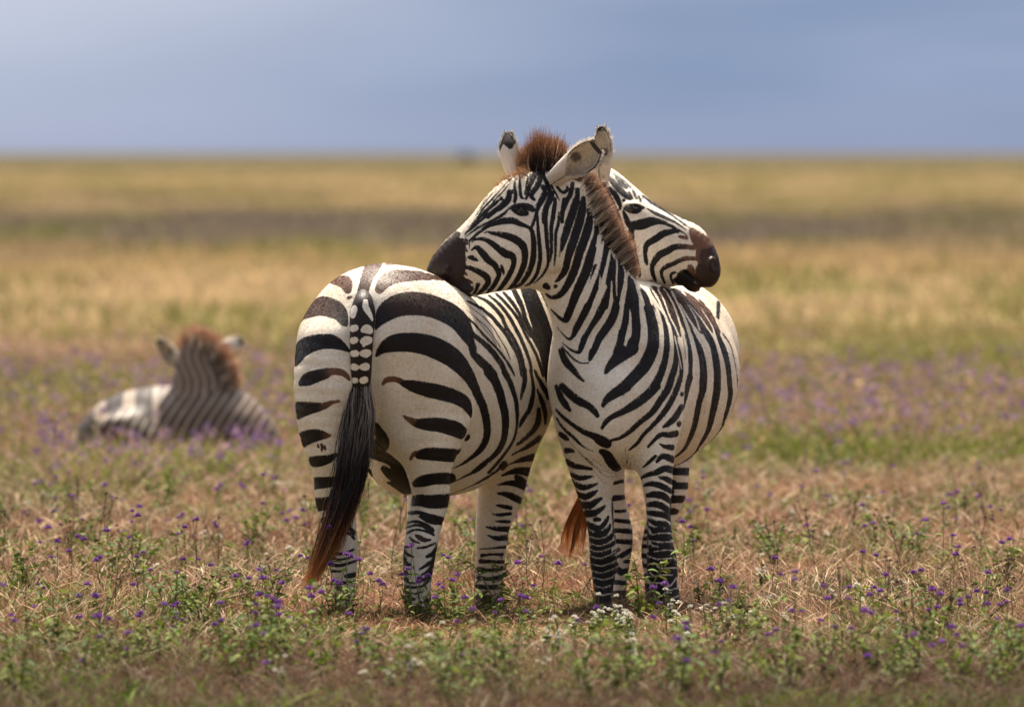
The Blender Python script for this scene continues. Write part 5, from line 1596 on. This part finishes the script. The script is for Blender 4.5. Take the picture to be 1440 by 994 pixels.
fz = lift(fx, fy) + rng.uniform(.14, .44, n) * np.where((px_of(fx, fy) > 90) & (px_of(fx, fy) < 400) & (fy < 21.6), .62, 1)
k_ = 16
xx = np.repeat(fx, k_) + rng.normal(0, .017, n * k_); yy = np.repeat(fy, k_) + rng.normal(0, .017, n * k_); zz = np.repeat(fz, k_) + rng.normal(0, .011, n * k_)
cp = np.repeat(pick([(.22, .12, .27), (.28, .17, .29), (.19, .11, .22), (.33, .21, .29)], n, .25), k_, 0)
merge('far_wildflowers', [blades_arrays(xx, yy, rng.uniform(.014, .028, n * k_), rng.uniform(.010, .018, n * k_), rng.uniform(0, 1.5, n * k_), cp * .8, cp, bend=.3, seg=2, z0=zz)], GRASS)

# tufts out to the far plain
n = int(300000 * Q_)
x, y = scatter(n, 94, 1300, .42)
D = y + CAM_D
keep = rng.random(n) < np.clip(1.15 - np.log(D / 250) / np.log(1300 / 250), 0, 1)
x, y = x[keep], y[keep]; n = len(x); D = y + CAM_D
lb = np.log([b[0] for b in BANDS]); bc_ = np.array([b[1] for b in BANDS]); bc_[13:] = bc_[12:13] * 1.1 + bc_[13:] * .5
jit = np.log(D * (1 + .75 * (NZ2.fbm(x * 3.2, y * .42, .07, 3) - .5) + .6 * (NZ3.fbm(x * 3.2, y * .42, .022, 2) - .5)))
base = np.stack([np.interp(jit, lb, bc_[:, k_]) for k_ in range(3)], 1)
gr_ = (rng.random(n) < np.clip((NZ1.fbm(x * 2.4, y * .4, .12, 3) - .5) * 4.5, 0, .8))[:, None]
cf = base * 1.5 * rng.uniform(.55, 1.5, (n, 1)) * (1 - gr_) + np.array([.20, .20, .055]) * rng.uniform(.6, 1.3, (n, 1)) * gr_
hf = rng.uniform(.06, .30, n) * (.5 + NZ3.fbm(x, y, .1, 2))
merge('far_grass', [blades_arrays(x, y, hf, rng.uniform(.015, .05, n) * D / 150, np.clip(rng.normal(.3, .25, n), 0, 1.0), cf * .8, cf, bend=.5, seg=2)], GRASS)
# ------------------------------------------------------------------ single plants
PLANT = leaf_mat('plant', .28, .65, .10)


def build_part(arrs, name, mat=PLANT):
    V = np.concatenate([a_[0] for a_ in arrs]); C = np.concatenate([a_[2] for a_ in arrs])
    F = []; b = 0
    for a_ in arrs:
        F.append(a_[1] + b); b += len(a_[0])
    return mesh_from(name, V, [np.concatenate(F)], mat, None, False, {'Col': ('FLOAT_COLOR', C)})


def tube(P, r, col, k=4):
    P = np.asarray(P, float); V, F = [], []
    for i, p in enumerate(P):
        for j in range(k):
            a_ = 2 * math.pi * j / k
            V.append(p + r * (1 - .4 * i / (len(P) - 1)) * np.array([math.cos(a_), math.sin(a_), 0]))
    for i in range(len(P) - 1):
        for j in range(k):
            F.append([i * k + j, i * k + (j + 1) % k, (i + 1) * k + (j + 1) % k, (i + 1) * k + j])
    return np.array(V), np.array(F), np.tile(np.array(col, float), (len(V), 1))


def leaf(p, az, up, ln, w, col):
    d = np.array([math.cos(az) * math.cos(up), math.sin(az) * math.cos(up), math.sin(up)])
    s = np.array([-math.sin(az), math.cos(az), rng.normal(0, .3)]); s /= np.linalg.norm(s)
    n_ = np.cross(d, s)
    ts = [0, .25, .55, .8, 1.0]; ws = [.12, .8, 1, .6, .03]
    V = []
    for t, q in zip(ts, ws):
        c_ = np.array(p) + d * ln * t - np.array([0, 0, 1]) * ln * .35 * t * t
        V += [c_ - s * w * q * .5 + n_ * w * .12 * q, c_, c_ + s * w * q * .5 + n_ * w * .12 * q]
    F = []
    for i in range(4):
        F += [[3 * i, 3 * i + 1, 3 * i + 4, 3 * i + 3], [3 * i + 1, 3 * i + 2, 3 * i + 5, 3 * i + 4]]
    return np.array(V), np.array(F), np.tile(np.array(col, float) * rng.uniform(.75, 1.25), (15, 1))


def petals(c, r, cols, n):
    V, F, C = [], [], []
    for i in range(n):
        d = rng.normal(0, 1, 3); d[2] = abs(d[2]) * .7 + .05; d /= np.linalg.norm(d)
        s = np.cross(d, rng.normal(0, 1, 3)); s /= np.linalg.norm(s)
        a_ = np.array(c) + d * r * .2; b_ = np.array(c) + d * r * rng.uniform(.8, 1.15)
        w = r * .30
        V += [a_ - s * w * .3, a_ + s * w * .3, b_ + s * w, b_ - s * w]
        F.append([4 * i, 4 * i + 1, 4 * i + 2, 4 * i + 3])
        col = np.array(cols[rng.integers(0, len(cols))]) * rng.uniform(.75, 1.25)
        C += [col * .7, col * .7, col, col]
    return np.array(V), np.array(F), np.array(C)


PURPLE = [(.21, .07, .32), (.28, .11, .38), (.15, .05, .24), (.33, .16, .41)]
WHITE = [(.72, .70, .60), (.66, .66, .55), (.78, .74, .62)]


def copy_tree(o, parent=None):
    c_ = o.copy(); COL.objects.link(c_)
    if parent is not None:
        c_.parent = parent
    for ch in list(o.children):
        copy_tree(ch, c_)
    return c_


def wildflower(name, label, cat, group, cols, hgt, nheads, rad, npet, nleaf, stemcol=(.12, .13, .04)):
    root = empty(name, (0, 0, 0), label, cat, group)
    stems, leaves, heads = [], [], []
    for i in range(nheads):
        az = rng.uniform(0, 6.28); sp_ = rng.uniform(.15, .5) * (0 if i == 0 else 1)
        h_ = hgt * (1 if i == 0 else rng.uniform(.55, .95))
        b0 = np.array([0, 0, 0]) if i == 0 else stems[0][0][:4].mean(0) + np.array([0, 0, hgt * rng.uniform(.15, .45)])
        tip = np.array([math.cos(az) * sp_ * h_ * .6 + rng.normal(0, .015), math.sin(az) * sp_ * h_ * .6, h_])
        mid = (b0 + tip) / 2 + rng.normal(0, .012, 3)
        stems.append(tube(catmull([b0, mid, tip], 3), .0019, stemcol))
        heads.append(petals(tip, rad * rng.uniform(.75, 1.15), cols, npet))
        for q in range(nleaf):
            t = rng.uniform(.08, .85); p = b0 + (tip - b0) * t
            leaves.append(leaf(p, rng.uniform(0, 6.28), rng.uniform(-.1, .9), rng.uniform(.02, .045), rng.uniform(.008, .016), GREEN[rng.integers(0, 5)]))
    build_part(stems, 'stem').parent = root
    build_part(leaves, 'foliage').parent = root
    for h_ in heads:
        build_part([h_], 'flower_head').parent = root
    return root


def weed(label, group, hgt, nst, nl, big):
    root = empty('leafy_weed', (0, 0, 0), label, 'weed', group)
    stems, leaves = [], []
    for i in range(nst):
        az = rng.uniform(0, 6.28); h_ = hgt * rng.uniform(.5, 1)
        tip = np.array([math.cos(az) * h_ * rng.uniform(.2, .9), math.sin(az) * h_ * rng.uniform(.2, .9), h_])
        P = catmull([np.zeros(3), tip * [.4, .4, .55] + rng.normal(0, .01, 3), tip], 3)
        stems.append(tube(P, .0022, (.11, .12, .04)))
        for q in range(nl):
            t = rng.uniform(.15, 1) * (len(P) - 1); i0 = int(min(t, len(P) - 2)); p = P[i0] + (P[i0 + 1] - P[i0]) * (t - i0)
            leaves.append(leaf(p, rng.uniform(0, 6.28), rng.uniform(-.3, .9), rng.uniform(.5, 1.1) * big, rng.uniform(.3, .55) * big, GREEN[rng.integers(0, 5)]))
    build_part(stems, 'stem').parent = root
    build_part(leaves, 'foliage').parent = root
    return root


def stalk(label, group, hgt):
    root = empty('dry_stalk', (0, 0, 0), label, 'stalk', group)
    st, hd = [], []
    col = (.085, .055, .04)
    lean = rng.normal(0, .06, 2)
    top = np.array([lean[0], lean[1], hgt])
    st.append(tube(catmull([np.zeros(3), top * .5 + rng.normal(0, .01, 3), top], 4), .0021, col))
    for q in range(5):
        t = rng.uniform(.35, .9); p = top * t; az = rng.uniform(0, 6.28); l_ = rng.uniform(.04, .12)
        e = p + np.array([math.cos(az) * l_ * .7, math.sin(az) * l_ * .7, l_])
        st.append(tube([p, (p + e) / 2 + [0, 0, -.006], e], .0014, col)); hd.append(petals(e, .0075, [(.09, .05, .045), (.13, .07, .06)], 16))
    hd.append(petals(top, .009, [(.09, .05, .045), (.13, .07, .08)], 20))
    build_part(st, 'stem').parent = root
    for h_ in hd:
        build_part([h_], 'seed_head').parent = root
    return root


pl = 'small purple wildflower on a thin green stem growing in the dry grass'
pg = 'purple wildflowers in the grass'
fl = [wildflower('purple_wildflower', pl, 'wildflower', pg, PURPLE, h_, nh, .0128, 46, 6) for h_, nh in ((.13, 1), (.18, 2), (.22, 2), (.26, 1), (.11, 1), (.32, 2))]
wl = 'low white wildflower with tiny pale blossoms and green leaves in the dry grass'
wf = [wildflower('white_wildflower', wl, 'wildflower', 'white wildflowers in the grass', WHITE, h_, nh, .0095, 26, 6) for h_, nh in ((.12, 4), (.16, 5), (.10, 3))]
gl = 'leafy green weed growing among the dry grass'
wd = [weed(gl, 'leafy weeds in the grass', h_, ns, nl, b_) for h_, ns, nl, b_ in ((.16, 7, 12, .036), (.22, 6, 13, .042), (.12, 8, 10, .03), (.27, 5, 14, .045))]
dl = 'dark dried flower stalk standing up out of the grass'
dk = [stalk(dl, 'dried flower stalks', h_) for h_ in (.20, .26, .33)]
used = set()


def plant(kinds, p, sc=1.0):
    i = rng.integers(0, len(kinds))
    src = kinds[i]
    if src.name not in used:
        o = src; used.add(src.name)
    else:
        o = copy_tree(src)
    o.location = (p[0], p[1], lift(np.array([p[0]]), np.array([p[1]]))[0] - .005)
    o.rotation_euler = (rng.normal(0, .08), rng.normal(0, .08), rng.uniform(0, 6.28))
    s_ = sc * rng.uniform(.85, 1.2)
    if kinds is wd and 420 < px_of(p[0], p[1]) < 965 and -4.6 < p[1] < -.9:
        s_ *= .5                                                # weeds scaled down here so they don't hide the hooves
    o.scale = (s_, s_, s_)
    return o


def spots(lst):
    """clumps: (x, y of the ground in the photograph, spread across, spread in depth, how many)"""
    for (px, py, sx_, sy_, n_) in lst:
        g0 = on_ground(px, py)
        for i in range(n_):
            yield g0 + np.array([rng.normal(0, sx_), rng.normal(0, sy_), 0])


cnt_p = 0
for p in spots([(485, 885, .07, .25, 6), (607, 880, .05, .2, 4), (690, 890, .12, .4, 4), (290, 920, .28, 1.0, 16), (300, 975, .35, .5, 8), (170, 850, .4, 1.5, 8), (40, 770, .3, 2.5, 12), (60, 860, .25, 1.6, 5),
                (890, 905, .25, .6, 5), (1080, 950, .25, .5, 8), (1280, 880, .35, 1.2, 7), (1370, 820, .25, 2, 5), (1260, 800, .3, 2, 4), (1230, 960, .3, .5, 6), (1000, 715, .25, 2, 8), (560, 735, .2, 2, 6),
                (730, 745, .12, 2, 6), (1400, 900, .2, 1, 8), (820, 915, .25, .5, 5), (480, 930, .2, .6, 6)]):
    plant(fl, p); cnt_p += 1
while cnt_p < 270:
    xx, yy = scatter(1, 37, 63, 1.0)
    if rng.random() < np.clip((NZ3.fbm(xx, yy, .4, 2)[0] - .3) * 3, .1, 1):
        plant(fl, (xx[0], yy[0])); cnt_p += 1
for p in spots([(858, 905, .07, .25, 14), (905, 945, .2, .4, 10), (985, 900, .12, .5, 8), (760, 930, .2, .5, 6), (490, 990, .2, .3, 4), (1160, 870, .3, 1, 8), (270, 815, .25, 2, 8), (440, 720, .15, 2, 6), (1130, 760, .3, 3, 7), (640, 720, .2, 3, 6), (60, 700, .3, 3, 6)]):
    plant(wf, p)
for p in spots([(470, 925, .12, .8, 7), (545, 945, .16, .9, 8), (605, 930, .06, .6, 3), (660, 965, .2, .9, 5), (480, 884, .04, .12, 3), (592, 882, .03, .1, 2), (625, 884, .03, .1, 1), (690, 878, .04, .2, 2), (925, 882, .04, .1, 1),
                (300, 905, .16, 1.1, 13), (370, 950, .12, .9, 9), (230, 960, .12, .7, 6), (1240, 930, .18, 1.0, 9), (1330, 965, .2, .8, 9), (1410, 900, .14, 1.4, 7), (860, 915, .08, .2, 5), (985, 940, .12, .9, 5),
                (110, 900, .14, 1.4, 6), (30, 830, .14, 2.2, 8), (60, 970, .2, .6, 6), (690, 935, .06, .6, 3), (745, 935, .06, .8, 3), (1060, 880, .1, 1.6, 6), (900, 985, .25, .4, 6), (760, 990, .2, .4, 5), (1130, 975, .15, .5, 6),
                (260, 720, .2, 3, 6), (1180, 730, .3, 4, 8), (1010, 710, .15, 3, 7), (690, 740, .12, 3, 5), (1380, 760, .2, 3, 6), (120, 740, .2, 3, 6), (780, 720, .1, 3, 4), (540, 740, .1, 3, 4), (1270, 820, .15, 2, 5), (360, 790, .15, 2, 4), (200, 800, .2, 2, 5), (60, 720, .2, 3, 5), (450, 800, .1, 2, 3), (1000, 800, .15, 2, 4), (1120, 820, .15, 2, 4), (1420, 830, .15, 2, 4), (640, 800, .1, 2, 3)]):
    plant(wd, p)
for p in spots([(45, 800, .25, 1.8, 9), (1330, 905, .22, .6, 7), (735, 900, .12, .4, 4), (1390, 860, .2, 1, 5), (240, 830, .4, 1.5, 4), (1180, 830, .3, 1.5, 6), (680, 830, .2, 1, 3), (120, 900, .3, 1, 6), (1290, 760, .3, 2, 6), (350, 900, .2, .8, 4), (1080, 930, .3, .6, 5)]):
    plant(dk, p)

# a lone low bush far out on the plain
pb = on_ground(655, 227.0)
bush = empty('distant_bush', (pb[0], pb[1], 0), 'small dark bush standing alone far away near the horizon', 'bush')
n_ = 900
aa = rng.normal(0, 1, (n_, 3)); aa /= np.linalg.norm(aa, axis=1, keepdims=True); aa[:, 2] = np.abs(aa[:, 2])
pp = aa * rng.uniform(.5, 1, (n_, 1)) * [1.9, 1.4, 1.5] * (1 + .25 * np.sin(5 * aa[:, :1] + 2)) + pb * [1, 1, 0]
cb = pick([(.085, .065, .05), (.11, .085, .06), (.07, .065, .04)], n_, .3)
V_, F_, C_ = blades_arrays(pp[:, 0], pp[:, 1], rng.uniform(.15, .4, n_), rng.uniform(.1, .25, n_), rng.uniform(0, 1.5, n_), cb, cb, z0=pp[:, 2], seg=2)
mesh_from('crown', V_, [F_], PLANT, bush, False, {'Col': ('FLOAT_COLOR', C_)})
tv, tf, tcol = tube([pb * [1, 1, 0], pb * [1, 1, 0] + [.1, 0, .5], pb * [1, 1, 0] + [.05, 0, 1.1]], .10, (.09, .07, .055), 8)
mesh_from('trunk', tv, [tf], PLANT, bush, True, {'Col': ('FLOAT_COLOR', tcol)})
